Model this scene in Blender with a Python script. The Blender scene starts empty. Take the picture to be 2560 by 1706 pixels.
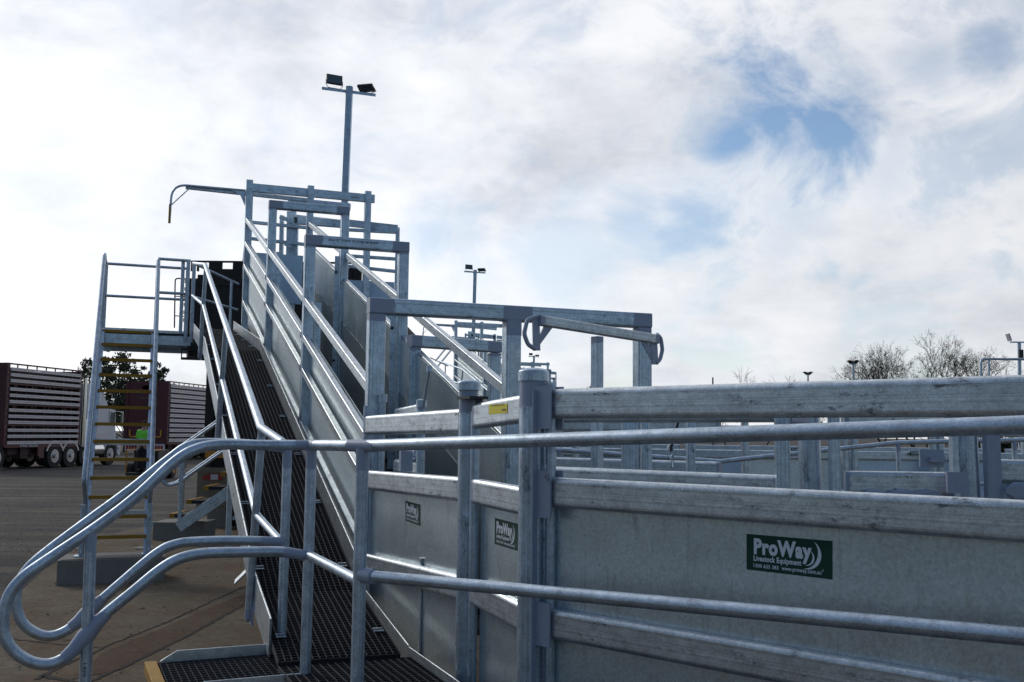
import bpy, math, random
import numpy as np
from mathutils import Vector, Matrix
random.seed(7); rng = np.random.RandomState(7)
R = math.radians
scene = bpy.context.scene
COL = scene.collection

# ------------------------------------------------------------------ camera
F, CX, CY = 2489., 1280., 853.
PITCH = math.atan(232/2489.); ROLL = 0.010
CAM = Vector((0, 0, 1.7))
fw = Vector((0, math.cos(PITCH), math.sin(PITCH)))
up0 = Vector((0, -math.sin(PITCH), math.cos(PITCH))); rt0 = Vector((1, 0, 0))
rt = rt0*math.cos(ROLL) + up0*math.sin(ROLL)
upv = -rt0*math.sin(ROLL) + up0*math.cos(ROLL)
cd = bpy.data.cameras.new('camera'); cam = bpy.data.objects.new('camera', cd); COL.objects.link(cam)
cd.sensor_width = 36; cd.lens = F*36/2560; cd.clip_start = .05; cd.clip_end = 4000
cam.matrix_world = Matrix(((rt.x, upv.x, -fw.x, CAM.x), (rt.y, upv.y, -fw.y, CAM.y), (rt.z, upv.z, -fw.z, CAM.z), (0, 0, 0, 1)))
scene.camera = cam

def ray(x, y): return rt*((x-CX)/F) - upv*((y-CY)/F) + fw
def atY(x, y, Y): d = ray(x, y); return CAM + d*(Y/d.y)
def atZ(x, y, z=0.): d = ray(x, y); return CAM + d*((z-CAM.z)/d.z)
def on(x, y, p, d2):                       # point of a vertical plane through p along d2
    n = Vector((d2[1], -d2[0], 0)); d = ray(x, y)
    return CAM + d*(n.dot(Vector((p[0], p[1], 0))-CAM)/n.dot(d))
# chute frame of reference: s along the ramp, w across it
AZ = R(20.4); CD = Vector((-math.sin(AZ), math.cos(AZ), 0)); CR = Vector((math.cos(AZ), math.sin(AZ), 0))
O = Vector((-.822, 6.2, 0))
def C(s, w, z): return O + CD*s + CR*w + Vector((0, 0, z))
Z = Vector((0, 0, 1))

# ------------------------------------------------------------------ materials
def newmat(name):
    m = bpy.data.materials.new(name); m.use_nodes = True
    nt = m.node_tree; nt.nodes.clear()
    o = nt.nodes.new('ShaderNodeOutputMaterial'); b = nt.nodes.new('ShaderNodeBsdfPrincipled')
    nt.links.new(b.outputs[0], o.inputs[0]); return m, nt, b
def nd(nt, t, **k):
    n = nt.nodes.new(t)
    for a, v in k.items():
        if a.startswith('i_'):
            key = a[2:]; key = int(key) if key.isdigit() else key
            n.inputs[key].default_value = v
        else: setattr(n, a, v)
    return n
def lk(nt, a, b): nt.links.new(a, b)
def math_(nt, op, a, b=None, c=None):
    n = nt.nodes.new('ShaderNodeMath'); n.operation = op
    for i, v in enumerate((a, b, c)):
        if v is None: continue
        if isinstance(v, (int, float)): n.inputs[i].default_value = v
        else: nt.links.new(v, n.inputs[i])
    return n.outputs[0]
def noise(nt, vec, scale, detail=4, rough=.6, mapping=None, dist=0.):
    if mapping:
        mp = nd(nt, 'ShaderNodeMapping'); mp.inputs['Scale'].default_value = mapping; lk(nt, vec, mp.inputs[0]); vec = mp.outputs[0]
    n = nd(nt, 'ShaderNodeTexNoise'); n.inputs['Scale'].default_value = scale; n.inputs['Detail'].default_value = detail
    n.inputs['Roughness'].default_value = rough; n.inputs['Distortion'].default_value = dist
    lk(nt, vec, n.inputs['Vector']); return n.outputs['Fac']
def mrange_(nt, v, a, b):
    n = nd(nt, 'ShaderNodeMapRange'); lk(nt, v, n.inputs[0]); n.inputs[1].default_value = a; n.inputs[2].default_value = b; return n.outputs[0]
def ramp(nt, fac, stops):
    n = nt.nodes.new('ShaderNodeValToRGB'); lk(nt, fac, n.inputs[0]); e = n.color_ramp.elements
    while len(e) < len(stops): e.new(.5)
    for x, (p, c) in zip(e, stops):
        x.position = p; x.color = (c, c, c, 1) if isinstance(c, (int, float)) else (*c, 1)
    return n.outputs[0]
def mix(nt, fac, a, b, mode='MIX'):
    n = nt.nodes.new('ShaderNodeMix'); n.data_type = 'RGBA'; n.blend_type = mode
    for i, v in ((0, fac), (6, a), (7, b)):
        if isinstance(v, (int, float)): n.inputs[i].default_value = v
        elif isinstance(v, tuple): n.inputs[i].default_value = (*v, 1)
        else: lk(nt, v, n.inputs[i])
    return n.outputs[2]
def bump(nt, b, h, strength, dist=.002):
    n = nd(nt, 'ShaderNodeBump'); n.inputs['Strength'].default_value = strength; n.inputs['Distance'].default_value = dist
    lk(nt, h, n.inputs['Height']); lk(nt, n.outputs[0], b.inputs['Normal'])

PAINT = (.33, .38, .49)
def galv(name, base=(.36, .40, .44), metal=.8, rough=.4, streak=1., scuff=1., rust=.5):
    m, nt, b = newmat(name)
    uv = nd(nt, 'ShaderNodeUVMap', uv_map='uv').outputs[0]
    en = nd(nt, 'ShaderNodeUVMap', uv_map='ends').outputs[0]
    ob = nd(nt, 'ShaderNodeTexCoord').outputs['Object']
    st = noise(nt, uv, 1., 3, .7, (.06, 85, 1)); grime = noise(nt, uv, 1., 6, .8, (19, 24, 1))
    pa = noise(nt, ob, 9., 5, .65)
    blot = noise(nt, uv, 1., 7, .8, (5.5, 11, 1))
    vo = nd(nt, 'ShaderNodeTexVoronoi'); vo.inputs['Scale'].default_value = 210; lk(nt, ob, vo.inputs['Vector'])
    sp = nd(nt, 'ShaderNodeSeparateColor'); lk(nt, vo.outputs['Color'], sp.inputs[0])
    v = math_(nt, 'MULTIPLY_ADD', mrange_(nt, st, .3, .7), .40*streak, 1-.24*streak)
    v = math_(nt, 'MULTIPLY', v, math_(nt, 'MULTIPLY_ADD', pa, .8, .6)); v = math_(nt, 'MULTIPLY', v, math_(nt, 'MULTIPLY_ADD', mrange_(nt, grime, .3, .7), .5, .75))
    seam = ramp(nt, noise(nt, uv, 1., 2, .5, (.03, 140, 1)), [(.32, .45), (.385, 1.)]); v = math_(nt, 'MULTIPLY', v, seam)
    v = math_(nt, 'MULTIPLY', v, math_(nt, 'MULTIPLY_ADD', sp.outputs[0], .26, .87))
    col = mix(nt, 1., base, v, 'MULTIPLY')
    dk = ramp(nt, blot, [(.565, 0.), (.64, .65*scuff)])
    col = mix(nt, dk, col, (.075, .085, .10))
    wht = ramp(nt, noise(nt, uv, 1., 7, .85, (16, 30, 1)), [(.58, 0.), (.70, .45)])
    col = mix(nt, wht, col, (.62, .64, .64))
    rs = ramp(nt, noise(nt, ob, 3.1, 6, .72), [(.66, 0.), (.74, .6*rust)])
    col = mix(nt, rs, col, (.17, .10, .05))
    # cold-galvanising paint brushed over the welds at the ends
    sx = nd(nt, 'ShaderNodeSeparateXYZ'); lk(nt, en, sx.inputs[0])
    e = math_(nt, 'MINIMUM', sx.outputs[0], sx.outputs[1])
    e = math_(nt, 'ADD', e, math_(nt, 'MULTIPLY_ADD', noise(nt, ob, 22., 4, .6), .07, -.035))
    pf = ramp(nt, math_(nt, 'MULTIPLY_ADD', e, 60., .5), [(.35, 1.), (.65, 0.)])
    col = mix(nt, pf, col, PAINT)
    lk(nt, col, b.inputs['Base Color'])
    mt = math_(nt, 'MULTIPLY', math_(nt, 'SUBTRACT', 1., pf), metal)
    mt = math_(nt, 'MULTIPLY', mt, math_(nt, 'SUBTRACT', 1., dk))
    lk(nt, mt, b.inputs['Metallic'])
    r = math_(nt, 'ADD', math_(nt, 'MULTIPLY_ADD', st, .25, rough-.12), math_(nt, 'MULTIPLY', pf, .08))
    lk(nt, r, b.inputs['Roughness'])
    bump(nt, b, math_(nt, 'ADD', st, math_(nt, 'MULTIPLY', pa, .6)), .22, .0015)
    return m
def sheet(name, base=(.42, .46, .46), metal=.7, rough=.36, spangle=90., dirt=.5, bmp=.2):
    m, nt, b = newmat(name)
    uv = nd(nt, 'ShaderNodeUVMap', uv_map='uv').outputs[0]; ob = nd(nt, 'ShaderNodeTexCoord').outputs['Object']
    vo = nd(nt, 'ShaderNodeTexVoronoi'); vo.inputs['Scale'].default_value = spangle; lk(nt, ob, vo.inputs['Vector'])
    sp = nd(nt, 'ShaderNodeSeparateColor'); lk(nt, vo.outputs['Color'], sp.inputs[0])
    run = noise(nt, uv, 1., 5, .7, (45, 1.1, 1), .2)
    pa = noise(nt, ob, 2.6, 5, .6); fine = noise(nt, ob, 55., 4, .7)
    v = math_(nt, 'MULTIPLY', math_(nt, 'MULTIPLY_ADD', sp.outputs[0], .24, .88), math_(nt, 'MULTIPLY_ADD', pa, .40, .80))
    v = math_(nt, 'MULTIPLY', v, math_(nt, 'MULTIPLY_ADD', fine, .36, .82))
    col = mix(nt, 1., base, v, 'MULTIPLY')
    col = mix(nt, ramp(nt, run, [(.54, 0.), (.70, .40)]), col, (.62, .64, .62))
    col = mix(nt, ramp(nt, noise(nt, uv, 1., 4, .6, (22, 2.2, 1), .4), [(.58, 0.), (.75, .5*dirt)]), col, (.16, .15, .13))
    col = mix(nt, ramp(nt, noise(nt, ob, 5., 6, .75), [(.70, 0.), (.76, .35*dirt)]), col, (.2, .12, .06))
    lk(nt, col, b.inputs['Base Color']); b.inputs['Metallic'].default_value = metal
    lk(nt, math_(nt, 'MULTIPLY_ADD', pa, .25, rough-.08), b.inputs['Roughness'])
    lk(nt, math_(nt, 'MULTIPLY_ADD', sp.outputs[1], .10, math_(nt, 'MULTIPLY_ADD', pa, .2, rough-.12)), b.inputs['Roughness'])
    bump(nt, b, math_(nt, 'ADD', pa, math_(nt, 'MULTIPLY', fine, .15)), bmp, .006)
    return m
def plain(name, c, rough=.6, metal=0., var=.35, scale=8., bmp=.1, emit=None):
    m, nt, b = newmat(name); ob = nd(nt, 'ShaderNodeTexCoord').outputs['Object']
    n = noise(nt, ob, scale, 6, .7)
    lk(nt, mix(nt, 1., c, math_(nt, 'MULTIPLY_ADD', n, 2*var, 1-var), 'MULTIPLY'), b.inputs['Base Color'])
    b.inputs['Roughness'].default_value = rough; b.inputs['Metallic'].default_value = metal
    if bmp: bump(nt, b, n, bmp, .004)
    return m
M = dict(
    rail=galv('galvanised_rail', (.60, .66, .71), .78, .37, 1.3, 1.35, .8),
    tube=galv('galvanised_tube', (.50, .59, .69), .78, .46, .5, .7, .35),
    post=galv('galvanised_post', (.46, .56, .67), .75, .38, .7, 1., .3),
    frame=galv('galvanised_frame', (.52, .63, .74), .75, .38, 1.3, 1., .15),
    far=galv('galvanised_far', (.58, .66, .72), .7, .4, .3, .4, .3),
    sheet=sheet('galvanised_sheet', (.55, .635, .675), .72, .31, 115, .8),
    dirt_shade=sheet('dung_and_shade_sheet', (.27, .33, .36), .6, .40, 130, .4),  # dung stain with the ramp's inner shade mixed into the base colour
    bright=sheet('bright_spangled_sheet', (.70, .79, .81), .55, .42, 80, .2, .03),
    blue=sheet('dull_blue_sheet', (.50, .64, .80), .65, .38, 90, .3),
    paint=plain('cold_galvanising_paint', PAINT, .5, .1, .15, 30),
    grate=plain('dull_grating_steel', (.020, .022, .030), .75, .15, .4, 30, .0),
    gratelong=plain('worn_grating_steel', (.036, .040, .050), .7, .2, .4, 30, .0),
    yellow=plain('yellow_nosing', (.40, .21, .02), .7, 0, .35, 14),
    sticky=plain('yellow_sticker', (.80, .68, .02), .5, 0, .05, 20, 0),
    green=plain('dark_green_sticker', (.003, .048, .030), .8, 0, .1, 20, 0),
    letter=plain('pale_lettering', (.70, .76, .86), .5, 0, .05, 20, 0),
    black=plain('black_plastic', (.018, .018, .022), .45, 0, .2, 20),
    glass=plain('lamp_glass', (.10, .13, .15), .15, .2, .15, 20, 0),
    maroon=plain('maroon_paint', (.085, .014, .022), .5, 0, .4, 3),
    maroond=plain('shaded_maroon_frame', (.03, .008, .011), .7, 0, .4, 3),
    slat=plain('aluminium_slat', (.56, .53, .57), .5, .3, .25, 5),
    dark=plain('dark_trailer_steel', (.022, .019, .019), .75, 0, .6, 2.5),
    white=plain('white_truck_paint', (.62, .63, .68), .3, 0, .12, 3),
    chrome=plain('chrome', (.7, .7, .72), .15, 1, .1, 6, 0),
    tyre=plain('tyre_rubber', (.018, .018, .019), .85, 0, .4, 15),
    rim=plain('wheel_rim', (.5, .5, .52), .35, .7, .2, 8),
    red=plain('red_lens', (.35, .012, .012), .3, 0, .1, 20, 0),
    amber=plain('amber_marker', (.55, .24, .02), .5, 0, .15, 10, 0),
    beige=plain('beige_bumper', (.20, .175, .13), .7, 0, .5, 6),
    hivis=plain('hi_vis_shirt', (.22, .85, .07), .8, 0, .12, 10),
    trouser=plain('dark_trousers', (.015, .018, .03), .9, 0, .3, 12),
    skin=plain('skin', (.42, .24, .17), .6, 0, .1, 10, 0),
    hair=plain('dark_cap', (.02, .018, .018), .9, 0, .3, 20),
    concreteblock=plain('concrete_block', (.23, .225, .21), .9, 0, .35, 7, .4),
    bark=plain('bark', (.055, .042, .032), .9, 0, .4, 9),
    twig=plain('bare_twigs', (.075, .065, .05), .9, 0, .3, 9, 0),
    engine=plain('machine_paint', (.03, .032, .03), .6, 0, .4, 6),
    bluepen=plain('blue_marker_ink', (.02, .10, .42), .6, 0, .1, 10, 0),
    weldscale=plain('dark_oxide', (.05, .055, .06), .6, .4, .4, 20),
)
def leafmat(name, a, b_):
    m, nt, b = newmat(name); oi = nd(nt, 'ShaderNodeNewGeometry')
    lk(nt, mix(nt, oi.outputs['Random Per Island'], a, b_), b.inputs['Base Color']); b.inputs['Roughness'].default_value = .7
    return m
M['leaf'] = leafmat('gum_leaves', (.03, .045, .025), (.085, .10, .05))
M['leafdark'] = leafmat('dark_leaves', (.015, .028, .012), (.04, .06, .025))
M['bud'] = leafmat('spring_buds', (.06, .055, .03), (.14, .13, .06))

# ------------------------------------------------------------------ mesh builder
def rrect(w, h, r, n=3):
    pts = []
    for cx, cy, a0 in ((w/2-r, h/2-r, 0), (-w/2+r, h/2-r, 90), (-w/2+r, -h/2+r, 180), (w/2-r, -h/2+r, 270)):
        for i in range(n+1):
            a = R(a0+90*i/n); pts.append((cx+r*math.cos(a), cy+r*math.sin(a), math.cos(a), math.sin(a)))
    return pts
def circ(d, n=14):
    return [(d/2*math.cos(2*math.pi*i/n), d/2*math.sin(2*math.pi*i/n), math.cos(2*math.pi*i/n), math.sin(2*math.pi*i/n)) for i in range(n)]
def arc(pts, rad, n=6):                    # round the corners of a polyline
    pts = [Vector(p) for p in pts]; out = [pts[0]]
    for a, p, b in zip(pts, pts[1:], pts[2:]):
        u = (a-p).normalized(); v = (b-p).normalized(); ang = u.angle(v)
        if ang > 3.08: out.append(p); continue
        l = min(rad/math.tan(ang/2), (a-p).length*.49, (b-p).length*.49)
        p0, p1 = p+u*l, p+v*l
        for i in range(n+1):
            t = i/n; out.append(p0*(1-t)**2 + p*2*t*(1-t) + p1*t*t)
    out.append(pts[-1]); return out
def smooth(pts, n=6):                      # Catmull-Rom through the points
    pts = [Vector(p) for p in pts]; q = [pts[0]*2-pts[1]]+pts+[pts[-1]*2-pts[-2]]; out = []
    for i in range(1, len(q)-2):
        a, b, c, d = q[i-1:i+3]
        for k in range(n):
            t = k/n; out.append(.5*((2*b)+(c-a)*t+(2*a-5*b+4*c-d)*t*t+(3*b-a-3*c+d)*t**3))
    out.append(pts[-1]); return out
class MB:
    def __init__(s): s.v = []; s.f = []; s.uv = []; s.en = []; s.no = []; s.mi = []; s.m = 0
    def face(s, co, uv=None, en=None, no=None):
        k = len(s.v); s.v += [tuple(c) for c in co]; s.f.append(list(range(k, k+len(co))))
        s.uv += uv or [(0, 0)]*len(co); s.en += en or [(9, 9)]*len(co); s.mi.append(s.m)
        if no is None:
            n = Vector((0, 0, 0)); c = [Vector(x) for x in co]
            for i in range(len(c)): n += (c[i]-c[0]).cross(c[(i+1) % len(c)]-c[0])
            n.normalize(); no = [tuple(n)]*len(co)
        s.no += [tuple(x) for x in no]; return s
    def sweep(s, path, prof, up=Z, pa=-9., pb=-9., cap=True, scale=None):
        P = [Vector(p) for p in path]; n = len(P)
        T = [(P[i+1]-P[i]).normalized() for i in range(n-1)]
        up = Vector(up)
        if abs(T[0].dot(up)) > .98: up = Vector((0, 1, 0)) if abs(T[0].y) < .9 else Vector((1, 0, 0))
        side = T[0].cross(up).normalized(); u2 = side.cross(T[0]).normalized()
        L = [0.]
        for i in range(n-1): L.append(L[-1]+(P[i+1]-P[i]).length)
        per = [0.]; m = len(prof)
        for i in range(m): a, b = prof[i], prof[(i+1) % m]; per.append(per[-1]+math.hypot(a[0]-b[0], a[1]-b[1]))
        rings = []; nors = []
        for i in range(n):
            if 0 < i < n-1 or (i == n-1 and n > 1):
                if i < n-1:
                    q = T[i-1].rotation_difference(T[i]); bis = (T[i-1]+T[i]).normalized()
                k = 1 if scale is None else scale[i]
                offs = [side*(a*k)+u2*(b*k) for a, b, _, _ in prof]; nn = [side*c+u2*d for _, _, c, d in prof]
                if i < n-1:
                    t = T[i-1]; offs = [o - t*(o.dot(bis)/t.dot(bis)) for o in offs]
                rings.append([P[i]+o for o in offs]); 
                if i < n-1:
                    side = q @ side; u2 = q @ u2
                    nn = [(x+(side*c+u2*d)).normalized() for x, (_, _, c, d) in zip(nn, prof)]
                nors.append(nn)
            else:
                k = 1 if scale is None else scale[0]
                rings.append([P[0]+side*(a*k)+u2*(b*k) for a, b, _, _ in prof]); nors.append([side*c+u2*d for _, _, c, d in prof])
        tot = L[-1]
        for i in range(n-1):
            for j in range(m):
                j2 = (j+1) % m
                # outward winding: side x up = -T -> order below faces outward
                s.face([rings[i][j], rings[i+1][j], rings[i+1][j2], rings[i][j2]],
                       [(L[i], per[j]), (L[i+1], per[j]), (L[i+1], per[j+1]), (L[i], per[j+1])],
                       [(L[i]-pa, tot-L[i]-pb), (L[i+1]-pa, tot-L[i+1]-pb), (L[i+1]-pa, tot-L[i+1]-pb), (L[i]-pa, tot-L[i]-pb)],
                       [nors[i][j], nors[i+1][j], nors[i+1][j2], nors[i][j2]])
        if cap:
            s.face(rings[0], [(a, b) for a, b, _, _ in prof], [(-pa, tot-pb)]*m, [tuple(-T[0])]*m)
            s.face(rings[-1][::-1], [(a, b) for a, b, _, _ in prof[::-1]], [(tot-pa, -pb)]*m, [tuple(T[-1])]*m)
        return s
    def tube(s, path, d, n=14, **k): return s.sweep(path, circ(d, n), **k)
    def bar(s, p, q, w, h, r=.004, up=Z, **k): return s.sweep([p, q], rrect(w, h, r, 2), up, **k)
    def box(s, lo, hi, X=Vector((1, 0, 0)), Y=Vector((0, 1, 0)), o=Vector((0, 0, 0))):
        c = [o+X*x+Y*y+Z*z for x in (lo[0], hi[0]) for y in (lo[1], hi[1]) for z in (lo[2], hi[2])]
        ctr = sum(c, Vector())/8; dim = [hi[i]-lo[i] for i in range(3)]
        for q in ((0, 1, 3, 2), (4, 6, 7, 5), (0, 4, 5, 1), (2, 3, 7, 6), (0, 2, 6, 4), (1, 5, 7, 3)):
            co = [c[i] for i in q]; n = (co[1]-co[0]).cross(co[2]-co[0])
            if n.dot(co[0]-ctr) < 0: co = co[::-1]
            a = (co[1]-co[0]).length; b = (co[2]-co[1]).length
            vert = abs((co[1]-co[0]).normalized().z) > .5
            s.face(co, [(0, 0), (0, a), (b, a), (b, 0)] if vert else [(0, 0), (a, 0), (a, b), (0, b)])
        return s
    def slab(s, poly, thick, n=None):      # planar polygon given thickness along its normal; u horizontal, v up
        P = [Vector(p) for p in poly]
        if n is None:
            n = Vector()
            for i in range(len(P)): n += (P[i]-P[0]).cross(P[(i+1) % len(P)]-P[0])
        n = Vector(n).normalized()
        h = Z.cross(n); h = h.normalized() if h.length > .05 else Vector((1, 0, 0)); v = n.cross(h)
        uv = lambda q: (q.dot(h), q.dot(v))
        A = [p+n*thick/2 for p in P]; B = [p-n*thick/2 for p in P]
        s.face(A, [uv(p) for p in A]); s.face(B[::-1], [uv(p) for p in B[::-1]])
        for i in range(len(P)):
            j = (i+1) % len(P); q = [A[i], B[i], B[j], A[j]]; s.face(q, [uv(p) for p in q])
        return s
    def cyl(s, c, axis, r, h, n=20, r2=None):
        axis = Vector(axis).normalized(); c = Vector(c)
        return s.sweep([c-axis*h/2, c+axis*h/2], circ(2*r, n), scale=None if r2 is None else [1, r2/r])
    def dome(s, c, r, h, n=18, k=4):
        c = Vector(c); rows = []
        for i in range(k+1):
            a = math.pi/2*i/k; rows.append([c+Vector((r*math.cos(a)*math.cos(2*math.pi*j/n), r*math.cos(a)*math.sin(2*math.pi*j/n), h*math.sin(a))) for j in range(n)])
        for i in range(k):
            for j in range(n):
                j2 = (j+1) % n; q = [rows[i][j], rows[i][j2], rows[i+1][j2], rows[i+1][j]]
                nn = [((p-c)*Vector((1/r**2, 1/r**2, 1/h**2))).normalized() if 0 else Vector(((p-c).x/r**2, (p-c).y/r**2, (p-c).z/h**2)).normalized() for p in q]
                s.face(q, no=nn)
        return s
def mesh_of(mb, name, mats, off=Vector((0, 0, 0))):
    me = bpy.data.meshes.new(name)
    me.from_pydata([(v[0]-off.x, v[1]-off.y, v[2]-off.z) for v in mb.v], [], mb.f)
    for nm, data in (('uv', mb.uv), ('ends', mb.en)):
        l = me.uv_layers.new(name=nm); l.data.foreach_set('uv', np.array(data, dtype=np.float32).ravel())
    for m in mats: me.materials.append(m)
    me.polygons.foreach_set('material_index', mb.mi)
    me.polygons.foreach_set('use_smooth', [True]*len(mb.f))
    me.update(); me.normals_split_custom_set([tuple(n) for n in mb.no]); return me
def tag(o, label=None, cat=None, group=None, kind=None):
    if label: o['label'] = label
    if cat: o['category'] = cat
    if group: o['group'] = group
    if kind: o['kind'] = kind
    return o
def thing(name, loc, label, cat, group=None, rz=0.):
    o = bpy.data.objects.new(name, None); COL.objects.link(o); o.empty_display_size = .2
    o.location = Vector(loc); o.rotation_euler = (0, 0, rz); return tag(o, label, cat, group)
def part(name, mb, mat, parent=None, local=False, label=None):
    mats = [mat] if not isinstance(mat, (list, tuple)) else list(mat)
    root = parent
    off = Vector((0, 0, 0))
    while root is not None and not local: off = off+root.location; root = root.parent
    o = bpy.data.objects.new(name, mesh_of(mb, name, mats, off)); COL.objects.link(o)
    if parent is not None: o.parent = parent
    if label: o['label'] = label
    return o
def solo(name, mb, mat, base, label, cat, group=None, kind=None):
    mats = [mat] if not isinstance(mat, (list, tuple)) else list(mat); base = Vector(base)
    o = bpy.data.objects.new(name, mesh_of(mb, name, mats, base)); COL.objects.link(o); o.location = base
    return tag(o, label, cat, group, kind)
def copy_tree(o, parent=None, shift=None, label=None):
    c = o.copy(); COL.objects.link(c); c.parent = parent
    if shift is not None: c.location = o.location+Vector(shift)
    if label: c['label'] = label
    for ch in list(o.children): copy_tree(ch, c)
    return c
def text_into(mb, body, x0, x1, y0, y1, P, bold=0., z=0.):   # flat lettering fitted to a box on a surface, P(x, y, z) -> world
    cu = bpy.data.curves.new('t', 'FONT'); cu.body = body; cu.offset = bold; cu.resolution_u = 3; cu.space_character = 1.04+bold*1.2
    ob = bpy.data.objects.new('t', cu); COL.objects.link(ob); dg = bpy.context.evaluated_depsgraph_get(); dg.update()
    me = bpy.data.meshes.new_from_object(ob.evaluated_get(dg))
    vs = [v.co.copy() for v in me.vertices]; xs = [v.x for v in vs]; ys = [v.y for v in vs]
    a, b, c, d = min(xs), max(xs), min(ys), max(ys)
    for p in me.polygons:
        mb.face([P(x0+(vs[i].x-a)/(b-a)*(x1-x0), y0+(vs[i].y-c)/(d-c)*(y1-y0), z) for i in p.vertices])
    bpy.data.objects.remove(ob); bpy.data.curves.remove(cu); bpy.data.meshes.remove(me)

# ------------------------------------------------------------------ world and sun
W = bpy.data.worlds.new('World'); scene.world = W; W.use_nodes = True
nt = W.node_tree; nt.nodes.clear()
SUN_AZ, SUN_EL = R(-46), R(28)              # azimuth from +Y (view direction), negative = left
out = nd(nt, 'ShaderNodeOutputWorld'); bg = nd(nt, 'ShaderNodeBackground'); lk(nt, bg.outputs[0], out.inputs[0])
sky = nd(nt, 'ShaderNodeTexSky'); sky.sky_type = 'NISHITA'; sky.sun_disc = False
sky.sun_elevation = SUN_EL; sky.sun_rotation = SUN_AZ; sky.altitude = 100; sky.dust_density = .4; sky.ozone_density = 2.0
dirv = nd(nt, 'ShaderNodeTexCoord').outputs['Generated']
sx = nd(nt, 'ShaderNodeSeparateXYZ'); lk(nt, dirv, sx.inputs[0])
den = math_(nt, 'ADD', math_(nt, 'MAXIMUM', sx.outputs[2], 0.), .28)
cb = nd(nt, 'ShaderNodeCombineXYZ'); lk(nt, math_(nt, 'DIVIDE', sx.outputs[0], den), cb.inputs[0]); lk(nt, math_(nt, 'DIVIDE', sx.outputs[1], den), cb.inputs[1])
cb.inputs[2].default_value = 3.7
cv = cb.outputs[0]
n1 = noise(nt, cv, 1.9, 6, .50, None, .25)
n2 = noise(nt, cv, .95, 4, .5, (1, 1, 1), .35)
n3 = noise(nt, dirv, 7.5, 7, .60, (1, 1, 1.5), .5)
def mrange(v, a, b, c, d, smooth=False):
    m_ = nd(nt, 'ShaderNodeMapRange', interpolation_type='SMOOTHSTEP' if smooth else 'LINEAR'); lk(nt, v, m_.inputs[0])
    for i, q in enumerate((a, b, c, d)): m_.inputs[i+1].default_value = q
    return m_.outputs[0]
def blob(x, y, size, amp):                  # a gap in the cloud deck in one direction of the sky
    d = ray(x, y).normalized()
    dp = nd(nt, 'ShaderNodeVectorMath', operation='DISTANCE'); lk(nt, dirv, dp.inputs[0]); dp.inputs[1].default_value = d
    q = math_(nt, 'ADD', dp.outputs['Value'], math_(nt, 'MULTIPLY_ADD', n3, size*2.6, -size*1.3))
    return mrange(q, size, 0., 0., amp, True)
gap = None
for a in ((1930, 285, .105, 1.25), (1840, 350, .075, 1.1), (2060, 300, .085, 1.1), (1960, 345, .08, 1.), (2480, 110, .06, .7), (2320, 150, .06, .45), (1750, 525, .08, .8), (1600, 545, .06, .6), (1400, 650, .10, .42), (1950, 520, .07, .35), (1120, 580, .06, .5), (2250, 400, .08, .3), (2560, 20, .08, .4)):
    b_ = blob(*a); gap = b_ if gap is None else math_(nt, 'MAXIMUM', gap, b_)
veil = math_(nt, 'MULTIPLY', mrange(n3, .48, .66, 0., .46, True), mrange(sx.outputs[0], -.30, .25, .35, 1.))
gap = math_(nt, 'MAXIMUM', gap, veil)
# the sky is brightest ahead and to the left, where the sun stands behind the cloud; it is darker and bluer behind
fwd = sx.outputs[1]
back = mrange(fwd, .35, -.35, 0., 1., True)
gap = math_(nt, 'MINIMUM', math_(nt, 'ADD', gap, math_(nt, 'MULTIPLY', back, mrange(n1, .35, .6, .95, .25))), 1.)
bright = math_(nt, 'MULTIPLY', mrange(fwd, -.35, .80, .25, 1., True), mrange(sx.outputs[0], -.5, .45, 1.14, .86))
n4 = noise(nt, dirv, 13., 7, .62, (1, 1, 1.9), .3)
n5 = noise(nt, dirv, 5.2, 6, .6, (1, 1, 2.2), .4)
shade = ramp(nt, math_(nt, 'ADD', math_(nt, 'MULTIPLY_ADD', n2, .38, math_(nt, 'MULTIPLY', n1, .24)), math_(nt, 'MULTIPLY_ADD', n4, .18, math_(nt, 'MULTIPLY', n5, .20))), [(.45, (1.0, 1.0, 1.0)), (.52, (.87, .885, .905)), (.60, (.66, .68, .715))])
cloud = mix(nt, 1., mix(nt, 1., shade, (.985, 1.0, 1.035), 'MULTIPLY'), bright, 'MULTIPLY')
bright_low = mix(nt, back, (1., 1., 1.), mix(nt, mrange(sx.outputs[2], .02, .75, 0., 1., True), (.50, .50, .50), (1.35, 1.35, 1.35)))
cloud = mix(nt, 1., cloud, bright_low, 'MULTIPLY')
cloud = mix(nt, 1., cloud, mix(nt, back, (1.0, 1.0, 1.0), (.52, .74, 1.12)), 'MULTIPLY')
skyb = math_(nt, 'MULTIPLY', mrange(fwd, -.3, .8, .95, 1.25), 1.)
skyc = nd(nt, 'ShaderNodeVectorMath', operation='SCALE'); lk(nt, sky.outputs[0], skyc.inputs[0]); lk(nt, skyb, skyc.inputs['Scale'])
cl10 = nd(nt, 'ShaderNodeVectorMath', operation='SCALE'); lk(nt, cloud, cl10.inputs[0]); cl10.inputs['Scale'].default_value = 10.0
fin = mix(nt, gap, cl10.outputs[0], skyc.outputs[0])
lk(nt, fin, bg.inputs[0]); bg.inputs[1].default_value = .1
sund = Vector((math.sin(SUN_AZ)*math.cos(SUN_EL), math.cos(SUN_AZ)*math.cos(SUN_EL), math.sin(SUN_EL)))
sl = bpy.data.lights.new('sun', 'SUN'); so = bpy.data.objects.new('sun', sl); COL.objects.link(so)
sl.energy = 1.0; sl.angle = R(12); sl.color = (1, .93, .82)
so.rotation_euler = (-sund).to_track_quat('-Z', 'Y').to_euler(); so.location = sund*50
scene.view_settings.view_transform = 'Standard'; scene.view_settings.look = 'None'; scene.view_settings.exposure = 0.

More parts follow.
